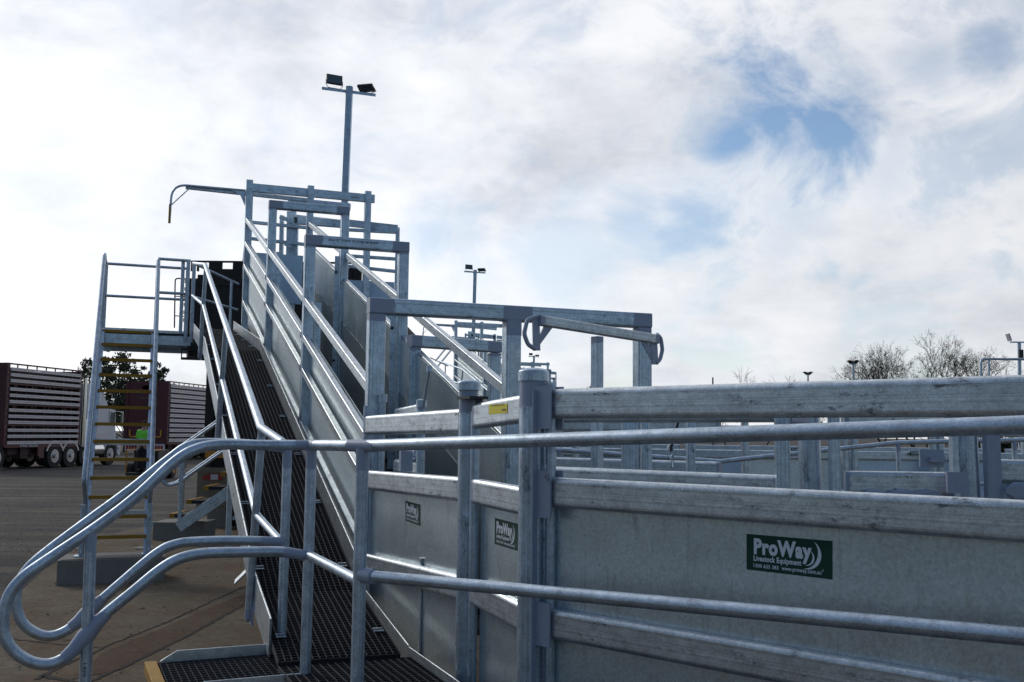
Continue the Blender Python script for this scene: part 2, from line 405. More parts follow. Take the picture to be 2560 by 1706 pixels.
# ------------------------------------------------------------------ ground
def ground_mat(name, c, grit, var, tint=None, big=.3, tracks=0.):
    m, nt, b = newmat(name); ob = nd(nt, 'ShaderNodeTexCoord').outputs['Object']
    a = noise(nt, ob, .35, 6, .6); g = noise(nt, ob, grit, 6, .85); d = noise(nt, ob, 4., 8, .75); k = noise(nt, ob, 14., 4, .8)
    v = math_(nt, 'MULTIPLY', math_(nt, 'MULTIPLY_ADD', a, 2*big, 1-big), math_(nt, 'MULTIPLY_ADD', mrange_(nt, g, .3, .7), 1.6*var, 1-.8*var))
    v = math_(nt, 'MULTIPLY', v, math_(nt, 'MULTIPLY_ADD', mrange_(nt, k, .3, .7), 1.1*var, 1-.5*var))
    v = math_(nt, 'MULTIPLY', v, math_(nt, 'MULTIPLY_ADD', d, .9, .55))
    col = mix(nt, 1., c, v, 'MULTIPLY')
    if tint: col = mix(nt, ramp(nt, noise(nt, ob, .9, 6, .7), [(.42, 0.), (.62, .8)]), col, mix(nt, 1., tint, v, 'MULTIPLY'))
    if tracks:
        w = noise(nt, ob, 1., 6, .7, (.10, 1.5, 1), .5)
        col = mix(nt, ramp(nt, w, [(.46, 0.), (.60, tracks)]), col, mix(nt, 1., (.24, .20, .15), v, 'MULTIPLY'))
    sp = ramp(nt, noise(nt, ob, 5.5, 3, .6), [(.66, 0.), (.70, .75)])
    col = mix(nt, sp, col, (.02, .018, .016))
    lk(nt, col, b.inputs['Base Color']); b.inputs['Roughness'].default_value = .95; b.inputs['Specular IOR Level'].default_value = .12
    bump(nt, b, math_(nt, 'ADD', g, d), .6, .02); return m
M['asphalt'] = ground_mat('worn_asphalt', (.066, .065, .068), 40, .95, (.088, .080, .068), .35, .40)
M['concrete'] = ground_mat('stained_concrete', (.185, .155, .118), 55, .45, (.15, .10, .064), .36)
mb = MB(); mb.face([(-900, -200, -.004), (900, -200, -.004), (900, 1500, -.004), (-900, 1500, -.004)])
solo('ground', mb, M['asphalt'], (0, 0, 0), 'worn grey asphalt yard behind the ramp', None, kind='structure')
edge = [(-60, 1640), (20, 1540), (60, 1470), (120, 1420), (200, 1370), (280, 1335), (390, 1310), (520, 1292), (660, 1283)]
poly = [atZ(x, y, 0) for x, y in edge]; poly = [Vector((-3.6, 1.5, 0)), Vector((-3.5, 3.5, 0))]+poly+[Vector((14, 24, 0)), Vector((14, -6, 0)), Vector((-3.6, -6, 0))]
mb = MB(); mb.face([p for p in poly[::-1]])
if (mb.no[0][2]) < 0: mb = MB(); mb.face(poly)
solo('pavement', mb, M['concrete'], (0, 0, 0), 'brown stained concrete apron round the ramp foot', None, kind='structure')
# joints, cracks and the drain channel of the apron
def crackline(pts, w, jit=.006):
    mb = MB(); P = []
    for (x0, y0), (x1, y1) in zip(pts, pts[1:]):
        a, b = atZ(x0, y0, 0), atZ(x1, y1, 0); k = max(2, int((b-a).length/.06))
        P += [a.lerp(b, i/k)+Vector((rng.randn()*jit, rng.randn()*jit, 0)) for i in range(k)]
    P.append(atZ(*pts[-1], 0))
    for a, b in zip(P, P[1:]):
        n = (b-a).cross(Z).normalized()*w*(.6+.8*rng.rand())/2; mb.face([a-n+Z*.004, b-n+Z*.004, b+n+Z*.004, a+n+Z*.004])
    for i in range(2, len(mb.no), 1): pass
    return mb
jm = plain('joint_dirt', (.018, .015, .012), .95, 0, .3, 30, 0)
for nm, pts, w, lab in (('expansion_joint', [(614, 1465), (420, 1555), (255, 1620), (235, 1632)], .022, 'dark upper joint of the drain channel in the concrete'),
                   ('expansion_joint', [(625, 1503), (470, 1590), (305, 1670), (180, 1725)], .035, 'wide lower joint of the drain channel in the concrete'),
                   ('crack', [(30, 1598), (130, 1610), (255, 1620)], .02, 'thin crack running left from the drain channel'),
                   ('crack', [(232, 1632), (150, 1668), (90, 1700)], .04, 'ragged crack near the handrail loop'),
                   ('crack', [(110, 1690), (185, 1706), (230, 1712)], .05, 'short dark gap at the slab corner')):
    solo(nm, crackline(pts, w), jm, (0, 0, 0), lab, None, kind='structure')
mb = MB(); a = [atZ(*p, 0)+Z*.0025 for p in ((640, 1472), (255, 1634), (180, 1700), (300, 1675), (470, 1592), (628, 1500))]
mb.face(a if MB().face(a).no[0][2] > 0 else a[::-1])
solo('drain_channel', mb, ground_mat('channel_concrete', (.14, .10, .072), 55, .4, (.12, .075, .05), .3), (0, 0, 0), 'reddish drain channel across the concrete', None, kind='structure')

g = MB()
for i in range(5200):
    x = -16+13.5*rng.rand(); y = 5.5+26*rng.rand()**1.3; k = .006+.016*rng.rand()**3
    p = Vector((x, y, .0)); a = rng.rand()*6.28; u = Vector((math.cos(a), math.sin(a), 0))*k; v = Vector((-math.sin(a), math.cos(a), 0))*k*(.5+.5*rng.rand()); h = Z*k*.8
    q = [p-u, p-v, p+u, p+v]; m_ = p+h+u*.2
    for b1, b2 in zip(q, q[1:]+q[:1]): g.face([b1, b2, m_])
solo('gravel', g, plain('loose_stones', (.20, .18, .155), .9, 0, .7, 3, 0), (0, 0, 0), 'loose stones scattered on the yard', 'gravel', None, 'stuff')
# ------------------------------------------------------------------ loading chute
def zfl(s):                                 # walkway floor height
    if s < -1.2: return .60
    if s < -.2: return .62+(s+1.2)*.16
    if s < 5.6: return .78+.318*(s+.2)
    return .78+.318*5.8+.16*(s-5.6)
def chute(first):
    t = thing('loading_ramp', C(4.4, .45, 0), 'nearest galvanised cattle loading ramp with open portal frames climbing away', 'loading ramp', 'cattle loading ramps along the yard')
    for s, top, x1 in ((2.96, 3.49, .874), (5.93, 4.46, .874)):
        f = MB()
        f.bar(C(s, 0, .3), C(s, 0, top-.10), .095, .10, .012, CD, pb=.02)
        f.bar(C(s, x1, .3), C(s, x1, top-.10), .095, .10, .012, CD, pb=.02)
        f.bar(C(s, -.0475, top-.05), C(s, x1+.0475, top-.05), .10, .10, .012, Z, pa=.16, pb=.16)
        o = part('portal_frame', f, M['frame'], t)
        b = MB()
        for w in (.085, x1-.085):
            b.slab([C(s-.02, w-.03, .5), C(s-.02, w+.03, .5), C(s-.02, w+.03, top-.62), C(s-.02, w-.03, top-.62)], .008)
        part('bolting_plate', b, M['post'], o)
        b = MB()
        for w in (.10, x1-.10):
            for z in (top-.82, top-1.9): b.cyl(C(s-.03, w, z), CD, .018, .02, 6)
        part('bolt', b, M['weldscale'], o)
    # head frame at the top
    s = 8.95; f = MB()
    for w in (0, .905, 1.79):
        f.bar(C(s, w, 2.6), C(s, w, 5.43), .095, .095, .006, CD, pa=0.)
        f.bar(C(s+.1, w+.04, 3.0), C(s+.1, w+.04, 5.3), .05, .06, .004, CD)
    o = part('head_frame', f, M['frame'], t)
    f = MB(); f.sweep([C(s+.03, .05, 5.33), C(s+.03, 1.9, 5.33)], rrect(.06, .125, .004), Z); part('top_beam', f, M['frame'], o)
    f = MB(); f.bar(C(s+.12, -.9, 5.27), C(s+.12, .9, 5.235), .05, .06, .004)
    part('cross_tube', f, M['frame'], o)
    f = MB(); f.tube(arc([C(s+.06, -.05, 5.285), C(s+.06, -1.09, 5.28), C(s+.06, -1.105, 4.72)], .22, 8), .034, 10)
    f.bar(C(s+.06, -.82, 5.27), C(s+.06, -1.09, 4.97), .012, .05, .002, CD)
    f.slab([C(s+.06, -.05, 5.27), C(s+.06, -.25, 5.275), C(s+.06, -.12, 5.2), C(s+.06, -.05, 5.05)], .01)
    a = part('hook_arm', f, M['frame'], t)
    f = MB(); f.tube([C(s+.06, -1.104, 4.98), C(s+.06, -1.106, 4.70)], .037, 10); part('yellow_tip', f, M['yellow'], a)
    # left side
    bays = ((0.05, 2.92), (3.02, 5.88), (6.0, 8.9))
    zl = lambda a, k: (lambda s: a+k*s)
    h1, r2, r3, r4 = zl(1.925, .325), zl(1.625, .322), zl(1.345, .315), zl(.90, .305)
    for i, (a, b) in enumerate(bays):
        f = MB(); f.bar(C(a, -.02, h1(a)), C(b, -.02, h1(b)), .05, .07, .008, pa=.03, pb=.03); part('hand_rail', f, M['rail'], t)
        sg = MB()
        for g in (r2, r3, r4): sg.bar(C(a, -.03, g(a)-.02), C(b, -.03, g(b)-.02), .045, .06, .008, pa=.03, pb=.03)
        part('side_rail', sg, M['rail'], t)
        sh = MB(); sh.slab([C(a, .03, r2(a)-.02), C(b, .03, r2(b)-.02), C(b, .03, r4(b)-.35), C(a, .03, r4(a)-.35)], .004)
        part('side_panel', sh, M['bright'], t)
        # right side
        f = MB(); f.bar(C(a, .90, h1(a)+.015), C(b, .90, h1(b)+.015), .05, .075, .008, pa=.03, pb=.03); part('hand_rail', f, M['rail'], t)
        f = MB(); f.bar(C(a, .885, 1.63+.325*a), C(b, .885, 1.63+.325*b), .05, .05, .006, pa=.03, pb=.03); part('side_rail', f, M['rail'], t)
        dd_ = MB(); dd_.slab([C(a, .845, 1.13+.325*a), C(b, .845, 1.13+.325*b), C(b, .845, .3+.3*b), C(a, .845, .3+.3*a)], .003)  # lower wall sheet: cattle dirt plus shade painted in as darker colour
        sh = MB(); sh.slab([C(a, .85, 1.64+.325*a), C(b, .85, 1.64+.325*b), C(b, .85, .25+.3*b), C(a, .85, .25+.3*a)], .004)
        for g in np.linspace(a, b, 4)[1:-1]: sh.bar(C(g, .847, .3+.3*g), C(g, .847, 1.6+.325*g), .006, .006, .001, CD)
        o = part('side_panel', sh, M['sheet'], t); part('shaded_dirty_panel', dd_, M['dirt_shade'], o)
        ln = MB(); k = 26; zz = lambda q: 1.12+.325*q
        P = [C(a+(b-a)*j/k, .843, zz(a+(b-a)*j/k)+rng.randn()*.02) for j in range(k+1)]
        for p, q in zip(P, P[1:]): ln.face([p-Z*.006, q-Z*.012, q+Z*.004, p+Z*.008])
        part('dung_line', ln, M['dirt_shade'], o)
    f = MB(); f.slab([C(0, .03, .45), C(0, .85, .45), C(9.1, .85, 3.15), C(9.1, .03, 3.15)], .04)
    for q in np.arange(.2, 9, .3): f.bar(C(q, .05, .49+.2967*q), C(q, .83, .49+.2967*q), .03, .03, .003)
    part('ramp_floor', f, M['dark'], t)
    # right-hand hand rail end drop at the gate frame
    f = MB(); f.bar(C(.06, .91, 1.92), C(.06, .91, .4), .04, .04, .005); part('rail_post', f, M['rail'], t)
    return t
ramp1 = chute(True)
# faded outline sticker on the lower side panel
def sticker(parent, corners, name='sticker', full=True):
    tl, tr, br, bl = [Vector(c) for c in corners]; n = (tr-tl).cross(tl-bl).normalized()
    if n.dot(CAM-tl) < 0: n = -n
    def P(x, y, z=0.):                      # x 0..415, y 0..175 measured up from the bottom edge
        u, v = x/415., y/175.
        return (bl.lerp(br, u)).lerp(tl.lerp(tr, u), v)+n*(.0015+z)
    mb = MB(); mb.slab([P(0, 0, -.0003), P(415, 0, -.0003), P(415, 175, -.0003), P(0, 175, -.0003)], .0012)
    st = part(name, mb, M['green'], parent)
    tx = MB(); zz = .0011
    text_into(tx, 'ProWay', 38, 322, 57, 158, P, .05, zz)
    text_into(tx, 'Livestock Equipment', 37, 272, 39, 74, P, .035, zz)
    text_into(tx, '1300 655 383', 37, 162, 16, 34, P, .02, zz)
    text_into(tx, 'www.proway.com.au', 177, 366, 10, 30, P, .02, zz)
    for cx, cy, r, k, sc in ((300, 103, 70, 46, 1.), (298, 88, 38, 25, 1.)):
        a0, a1, N = -105, 62, 14; pts = [(cx+r*.95*math.cos(R(a0+(a1-a0)*i/N)), cy+r*math.sin(R(a0+(a1-a0)*i/N))) for i in range(N+1)]
        m0, m1 = pts[0], pts[-1]
        inn = []
        for i, p in enumerate(pts):
            w = math.sin(math.pi*i/N)*r*.26; d = Vector((p[0]-cx, p[1]-cy)).normalized(); inn.append((p[0]-d.x*w, p[1]-d.y*w))
        for i in range(N): tx.face([P(*inn[i], zz), P(*pts[i], zz), P(*pts[i+1], zz), P(*inn[i+1], zz)])
    text_into(tx, '©', 368, 378, 30, 41, P, 0, zz)
    part('lettering', tx, M['letter'], st); return st
q = [on(x, y, O+CR*-.001, CD) for x, y in ((843, 958), (858, 985), (856, 1012), (841, 988))]
st_par = [c for c in ramp1.children if c.name.startswith('side_panel')][0]
mb = MB()
for a, b in zip(q, q[1:]+q[:1]): mb.bar(a, b, .004, .018, .001)
mb.bar(q[0].lerp(q[3], .5), q[1].lerp(q[2], .6), .004, .03, .001); mb.bar(q[0].lerp(q[3], .8), q[1].lerp(q[2], .85), .004, .02, .001)
part('faded_sticker', mb, M['green'], st_par, label='faded green outline of a worn sticker')

# mill stamp printed upside down on the second portal beam
mb = MB(); a, b = C(2.905, .62, 3.475), C(2.905, .16, 3.475)
text_into(mb, 'AUSTUBE MILLS  M  350LO  22:19:59', 0, 1, 0, 1, lambda x, y, z: a.lerp(b, x)-Z*.022*y-Z*.012-CD*.0, 0)
for i in range(len(mb.no)): mb.no[i] = tuple(-CD)
part('mill_stamp', mb, M['weldscale'], [c for c in ramp1.children if c.name.startswith('portal_frame')][0])

# ------------------------------------------------------------------ gate frame at the foot
t = thing('gate_frame', C(0, .9, 0), 'wide three-post rectangular portal at the foot of the nearest ramp', 'gate frame')
for w in (-.03, .874, 1.835):
    f = MB(); f.bar(C(0, w, 0), C(0, w, 2.435), .105, .10, .012, CD, pb=.04); part('post', f, M['frame'], t)
f = MB(); f.bar(C(0, -.083, 2.487), C(0, 1.888, 2.487), .10, .10, .012, Z, pa=.16, pb=.14); part('top_beam', f, M['frame'], t)
f = MB()
f.bar(C(-.003, .80, 2.485), C(-.003, 1.0, 2.485), .1015, .1015, .012, Z)
f.bar(C(-.003, .875, 2.44), C(-.003, .875, 2.34), .1065, .1015, .012, CD); part('weld_paint', f, M['paint'], t)
# slide gate with D handles
dgd = Vector((math.cos(R(40)), math.sin(R(40)), 0)); p0 = Vector((.148, 5.75, 0))
g0, g1 = on(1346, 801, p0, dgd), on(1642, 849, p0, dgd)
t = thing('drafting_gate', Vector((g0.x, g0.y, 0)).lerp(Vector((g1.x, g1.y, 0)), .5), 'slide gate in front of the wide portal with D handles on its top bar', 'gate')
f = MB(); f.bar(g0, g1, .05, .06, .008, pa=.03, pb=.03); part('top_bar', f, M['rail'], t)
pz = on(1493, 830, p0, dgd); f = MB(); f.bar(pz-Z*.03, Vector((pz.x, pz.y, .5)), .065, .05, .006, dgd, pa=.04); part('stile', f, M['frame'], t)
pp = lambda x, y: on(x, y, p0, dgd)-CD*.0
for pl, pts, gus in (((1340, 792), [(1348, 790), (1318, 800), (1310, 835), (1320, 862), (1338, 873)], (((1331, 792), (1348, 792), (1350, 877), (1333, 877)), ((1363, 810), (1384, 815), (1349, 862), (1349, 838)))),
                     ((1645, 840), [(1642, 836), (1652, 845), (1656, 875), (1650, 900), (1640, 908)], (((1624, 850), (1642, 850), (1645, 912), (1629, 912)), ((1598, 845), (1614, 850), (1630, 880), (1630, 905))))):
    f = MB(); f.tube(arc([pp(*q) for q in pts], .05, 5), .026, 10); h = part('handle', f, M['paint'], t)
    f = MB()
    for quad in gus: f.slab([pp(*q) for q in quad], .008)
    part('gusset', f, M['paint'], h)

# ------------------------------------------------------------------ race and pen panels
RZ = [1.875, 1.535, 1.04]                  # heights of rail tops
def rail(f, a, b, top, h=.115, d=.045, pa=.02, pb=.02, k=None): f.sweep([Vector((a.x, a.y, top-h/2)), Vector((b.x, b.y, (k if k is not None else top)-h/2))], rrect(d, h, .0215, 6), Z, pa, pb)
def cattle_panel(a, b, label, rails=RZ, tops2=None, sheetmat='sheet', railmat='rail', off=.03, n_out=None, group=None, hs=(.115, .115, .115), bottom=.2):
    a, b = Vector((a[0], a[1], 0)), Vector((b[0], b[1], 0)); d = (b-a).normalized(); n = d.cross(Z)
    if n.dot(-a) < 0: n = -n
    t = thing('cattle_panel', a.lerp(b, .5), label, 'cattle panel', group)
    tops2 = tops2 or rails
    for z0, z1, h in zip(rails, tops2, hs):
        f = MB(); rail(f, a, b, z0, h, k=z1); part('rail', f, M[railmat], t)
    f = MB(); o = -n*off
    if len(rails) > 2:
        f.slab([a+o+Z*(rails[1]-.02), b+o+Z*(tops2[1]-.02), b+o+Z*bottom, a+o+Z*bottom], .004)
        part('sheet', f, M[sheetmat], t)
    return t, n
P2 = Vector((.087, 3.95, 0)); dm = Vector((.731, -.682, 0)).normalized()
mp0 = P2+dm*.085; mp1 = P2+dm*3.6
main, nm = cattle_panel(mp0, mp1, 'long nearest cattle panel filling the lower right, with the large dark green sticker', group='cattle panels')
mp = lambda x, y: on(x, y, P2-nm*.028, dm)
sticker(main, [mp(1867, 1335), mp(2081, 1353), mp(2081, 1449), mp(1867, 1424)])
f = MB(); f.tube([mp0-nm*.01+Z*.1, mp0-nm*.01+Z*1.9], .042, 12); part('end_stile', f, M['post'], main)
o = mp0+nm*.02
for z0, z1 in ((1.74, 1.89), (1.40, 1.56), (.90, 1.06)):
    f = MB(); f.bar(o+Z*z0-dm*.03, o+Z*z1-dm*.03, .12, .012, .003, nm); part('weld_lug', f, M['paint'], main)
# race panels between the gate frame and the first big post
G0 = Vector((-.885, 6.08, 0)); P1 = Vector((-.197, 4.588, 0)); d2 = (P1-G0).normalized(); d3 = (P2-P1).normalized()
ra, n2_ = cattle_panel(G0+d2*.05, P1-d2*.05, 'short race panel left of the thin round post, with a small green sticker', rails=[1.80, 1.475, .985], tops2=[1.815, 1.50, 1.055], group='cattle panels')
rp = lambda x, y: on(x, y, G0-n2_*.028, d2)
sticker(ra, [rp(1014, 1252), rp(1051, 1262), rp(1051, 1315), rp(1014, 1302)])
f = MB(); a = G0+d2*.03
f.tube([a+Z*.1, a+Z*1.86], .048, 12); part('end_stile', f, M['post'], ra)
f = MB(); sp_ = on(1050, 1500, G0-n2_*.02, d2); f.bar(Vector((sp_.x, sp_.y, .55)), Vector((sp_.x, sp_.y, 1.06)), .012, .03, .002, d2); part('seam_strip', f, M['rail'], ra)
rb, n3_ = cattle_panel(P1+d3*.10, P2-d3*.05, 'narrow race panel between the two round posts, with a yellow sticker on its top rail', rails=[1.835, 1.50, 1.06], tops2=[1.86, 1.49, 1.035], group='cattle panels')
rq = lambda x, y, o=.028: on(x, y, P1-n3_*o, d3)
sticker(rb, [rq(1238, 1295), rq(1295, 1310), rq(1295, 1378), rq(1237, 1360)])
q = [rq(x, y, -.0245) for x, y in ((1222, 1012), (1268, 1009), (1268, 1033), (1222, 1037))]
mb = MB(); mb.face([q[0], q[3], q[2], q[1]]); ys = part('yellow_sticker', mb, M['sticky'], rb)
mb = MB(); Pq = lambda x, y, z: q[3].lerp(q[2], x).lerp(q[0].lerp(q[1], x), y)+n3_*.001
text_into(mb, 'POWDERCOAT ON', .15, .85, .80, .95, Pq, .02); text_into(mb, 'ProWay', .72, .95, .18, .5, Pq, .04)
part('lettering', mb, M['black'], ys)
f = MB(); a = P1+d3*.085; f.tube([a+Z*.1, a+Z*1.80], .042, 12); part('end_stile', f, M['post'], rb)
def round_post(p, top, dia, label, capd=1.22, lower=0., caph=.05):
    t = thing('round_post', (p.x, p.y, 0), label, 'post', 'round posts of the pens')
    f = MB(); f.tube([Vector((p.x, p.y, lower)), Vector((p.x, p.y, top-.02))], dia, 24, pb=.12); part('pipe', f, M['post'], t)
    f = MB(); c = Vector((p.x, p.y, top-caph)); f.cyl(c+Z*caph/2, Z, dia/2*capd, caph, 24); f.dome(c+Z*caph, dia/2*capd, .018, 24); part('cap', f, M['post'], t)
    return t
p1 = round_post(P1+nm*.0, 1.93, .089, 'thinner capped round post with a hinge plate, left of the thick round post', 1.24, caph=.032)
f = MB(); c = P1+d3*.07+Z*1.86; f.slab([c+d3*x+n3_*y for x, y in ((-.06, -.04), (.07, -.04), (.09, 0), (.07, .05), (-.06, .06))], .012, Z); f.cyl(c+d3*.055-Z*.03, Z, .018, .06); part('hinge_plate', f, M['weldscale'], p1)
p2 = round_post(P2, 1.945, .112, 'thick capped round post where the long panel begins, brushed with grey weld paint', 1.10, caph=.036)
f = MB()
for z0, z1 in ((1.72, 1.885), (1.38, 1.56), (.90, 1.06)):
    for k in (-1, 1): f.slab([P2+dm*.03+nm*.035*k+Z*z0, P2+dm*.125+nm*.035*k+Z*z0, P2+dm*.125+nm*.035*k+Z*z1, P2+dm*.03+nm*.035*k+Z*z1], .008)
f.bar(P2+nm*.045+dm*.05+Z*.3, P2+nm*.045+dm*.05+Z*1.87, .008, .03, .003, nm)
part('weld_plate', f, M['paint'], p2)
f = MB(); c = P2+dm*.09+nm*.035
for i in range(3):
    pts = [c+dm*(.012*i)+Z*(1.56-.01*i)+nm*.012*math.cos(a_)+Z*.03*math.sin(a_)+dm*.02*math.cos(a_) for a_ in np.linspace(0, 5.9, 12)]
    f.tube(pts, .004, 6)
solo('tie_chain', f, M['tube'], c, 'short loop of chain hanging on the thick round post', 'chain')
# latch gear on the race panel
c = rp(1003, 1085); lp = thing('slide_gate_latch', (c.x, c.y, 0), 'slide gate latch with lever handle and small capped tube inside the short race panel', 'gate latch')
i0 = G0+d2*.55-n2_*.16
f = MB(); f.tube([Vector((i0.x, i0.y, .9)), Vector((i0.x, i0.y, 1.88))], .05, 14, pb=.05); f.dome(Vector((i0.x, i0.y, 1.88)), .03, .012); f.cyl(Vector((i0.x, i0.y, 1.865)), Z, .03, .04); part('upright', f, M['post'], lp)
f = MB(); f.tube([Vector((i0.x, i0.y, 1.85))+d2*.03, Vector((i0.x, i0.y, 2.05))+d2*.12], .017, 8); f.cyl(Vector((i0.x, i0.y, 2.055))+d2*.122, Z, .016, .03); part('lever', f, M['post'], lp)
f = MB(); a = i0-d2*.42; f.sweep([a+Z*1.795, i0+Z*1.815], rrect(.045, .10, .018, 4)); f.sweep([a+Z*1.50, i0+Z*1.50], rrect(.045, .08, .018, 4)); part('cross_rail', f, M['rail'], lp)
f = MB(); a = i0-d2*.28; f.cyl(a+Z*1.585+d2*.16, d2, .022, .12, 12); f.slab([a+Z*1.555+d2*x+n2_*y for x, y in ((0, -.03), (.26, -.03), (.26, .03), (0, .03))], .01, Z)
for k in range(3): f.tube([a+d2*(.03+.02*k)+Z*(1.57+.0*k), a+d2*(.05+.015*k)+Z*1.62, a+d2*(.03+.02*k)+Z*1.66], .01, 6)
part('catch', f, M['tube'], lp)
f = MB(); a = i0+d2*.10+n2_*.12; f.bar(a+Z*1.49, a+Z*1.60, .07, .05, .01, d2, pa=.01); part('stop_block', f, M['paint'], lp)
f = MB(); a = G0+d2*.02-n2_*.1; f.tube([a+Z*.9, a+Z*1.93], .035, 10); f.cyl(a+Z*1.91, Z, .026, .05, 10); part('hinge_pin', f, M['tube'], lp)

# ------------------------------------------------------------------ walkway beside the ramp
def grating(o, U, V, nU, nV, name, parent, label=None, step=None):
    a = MB(); b = MB(); n = U.cross(V).normalized(); n = n if n.z > 0 else -n
    for i in range(nV+1): a.sweep([o+V*(i/nV), o+V*(i/nV)+U], [(x*.5, y, 0, 0) for x, y in ((.004, .0), (-.004, .0), (-.004, -.028), (.004, -.028))], n)
    for i in range(nU+1): b.sweep([o+U*(i/nU)-n*.003, o+U*(i/nU)+V-n*.003], [(x*.5, y, 0, 0) for x, y in ((.005, .0), (-.005, .0), (-.005, -.025), (.005, -.025))], n)
    k = len(a.v)
    a.v += b.v; a.f += [[i+k for i in q] for q in b.f]; a.uv += b.uv; a.en += b.en; a.mi += [1]*len(b.f)
    # flat normals
    nn = []
    for q in a.f:
        c = [Vector(a.v[i]) for i in q]; m_ = (c[1]-c[0]).cross(c[2]-c[0]); m_ = m_.normalized() if m_.length > 0 else Z
        nn += [tuple(m_)]*len(q)
    a.no = nn
    return part(name, a, [M['gratelong'], M['grate']], parent, label=label)
def walkway():
    t = thing('ramp_walkway', C(2.5, -.42, 0), 'open-mesh walkway with tube handrail climbing beside the nearest ramp', 'walkway', 'walkways beside the ramps')
    wi, wo = -.13, -.74
    segs = ((-1.2, -.2), (-.2, 5.6), (5.6, 9.3))
    for s0, s1 in segs:
        a, b = C(s0, wo+.01, zfl(s0)), C(s1, wo+.01, zfl(s1)-.0001)
        grating(a, b-a, CR*(wi-wo-.02), max(6, int((s1-s0)/.034)), 18, 'grating', t)
    f = MB(); g = MB()
    pts = [-.25, -.2, 5.6, 9.3]
    f.sweep([C(s, wi, zfl(s)+.035) for s in pts], rrect(.008, .19, .003, 1), Z); part('inner_stringer', f, M['rail'], t)
    f = MB(); f.sweep([C(-1.2, wi+.03, zfl(-1.2)+.012), C(-.25, wi, zfl(-.25)+.012)], rrect(.008, .05, .002, 1), Z); part('kick_angle', f, M['rail'], t)
    pts = [-.95, -.2, 5.6, 8.3]
    g.sweep([C(s, wo, zfl(s)+.02) for s in pts], rrect(.010, .20, .003, 1), Z); part('outer_stringer', g, M['rail'], t)
    cl = MB()
    for s in np.arange(-.9, 9, 1.0):
        for w in (wi-.05, wo+.06):
            for k in (0, .035): cl.bar(C(s+k, w-.025, zfl(s+k)+.006), C(s+k, w+.025, zfl(s+k)+.006), .012, .006, .001)
    part('grating_clip', cl, M['tube'], t)
    # handrail posts (leaning slightly, as erected)
    posts = [((-.2, .70), (-.39, 1.70)), ((2.72, 1.62), (2.42, 2.57)), ((5.95, 2.60), (5.75, 3.57))]
    for (s0, z0), (s1, z1) in posts:
        f = MB(); f.tube([C(s0, wo-.03, z0-.05), C(s1, wo-.01, z1)], .045, 14, pb=.02, pa=.05); p = part('handrail_post', f, M['tube'], t)
        f = MB(); f.slab([C(s0-.06, wo-.012, z0-.085), C(s0+.06, wo-.012, z0-.085), C(s0+.05, wo-.012, z0+.02), C(s0-.05, wo-.012, z0+.02)], .012); f.cyl(C(s0, wo-.03, z0-.06), CR, .012, .03, 6); part('foot_bracket', f, M['paint'], p)
    f = MB(); f.tube(arc([C(8.45, -.77, 4.04), C(5.80, -.757, 3.61), C(-.39, -.755, 1.72), C(-.80, -.67, 1.63)], .16, 5), .048, 16, pb=.05, pa=.05); part('top_handrail', f, M['tube'], t)
    f = MB(); f.tube([C(8.45, -.77, 3.585), C(5.86, -.755, 3.15), C(-.30, -.755, 1.235), C(-.81, -.67, 1.12)], .042, 14, pa=.03, pb=.04); part('mid_handrail', f, M['tube'], t)
    # end rail across the top landing
    f = MB(); f.tube([C(9.4, -.74, 4.2), C(9.6, -.05, 3.95)], .035, 10); f.tube([C(9.4, -.74, 3.7), C(9.6, -.05, 3.55)], .035, 10)
    f.tube([C(9.55, -.16, 3.0), C(9.55, -.16, 4.0)], .04, 10); part('end_rail', f, M['tube'], t)
    for s, w in ((8.95, -.125),):
        f = MB(); f.bar(C(s, w, 0), C(s, w, zfl(s)-.12), .075, .10, .004, CD); part('leg', f, M['frame'], t)
    f = MB(); f.sweep([C(8.9, -.08, .45), C(8.9, .5, .45)], rrect(.05, .05, .004)); part('brace', f, M['frame'], t)
    f = MB(); a = C(2.9, -.72, 0)
    f.bar(atY(588, 1456, 11.1), atY(640, 1405, 11.1), .02, .15, .003, Vector((.5, .5, .7))); part('foot_gusset', f, M['rail'], t)
    return t
walk1 = walkway()
# lower deck that carries on along the long panel, with side step
t = thing('lower_walkway', C(-1.8, -.4, 0), 'level open-mesh walkway deck at the bottom edge with tube handrail running right', 'walkway')
a = C(-1.2, -.73, .60); grating(a, C(-2.55, -.66, .60)-a, CR*.68, 40, 18, 'grating', t)
b0 = C(-2.55, -.66, .598); dmh = (Vector((1.9, -1.6, 0))).normalized()
grating(b0, dmh*3.2, Vector((.60, .68, 0))*.75, 90, 18, 'grating', t)
f = MB(); f.sweep([C(-1.2, -.10, .628), C(-2.1, -.05, .615), C(-2.40, .0, .615)], rrect(.008, .045, .002, 1)); part('inner_kick_plate', f, M['rail'], t)
Pc = Vector((-1.16, 5.2, 0)); Pa = Vector((-.935, 4.7, 0)); Pb = Vector((-.607, 4.1, 0))
Rt = Vector((1.29, 2.50, 0)); rdir = (Rt-Pb).normalized()
for p, top, d, lo in ((Pc, 1.615, .048, .50), (Pa, 1.62, .050, .40), (Pb, 1.635, .054, .30), (Pb+rdir*3.2, 1.74, .05, .3)):
    f = MB(); f.tube([Vector((p.x, p.y, lo)), Vector((p.x, p.y, top))], d, 18, pb=.10, pa=.04); part('handrail_post', f, M['tube'], t)
f = MB(); f.tube([Pa+Z*1.638, Pb+Z*1.645, Pb+rdir*2.48+Z*1.735, Pb+rdir*3.6+Z*1.775], .0485, 20, pa=.03); 
part('top_handrail', f, M['tube'], t)
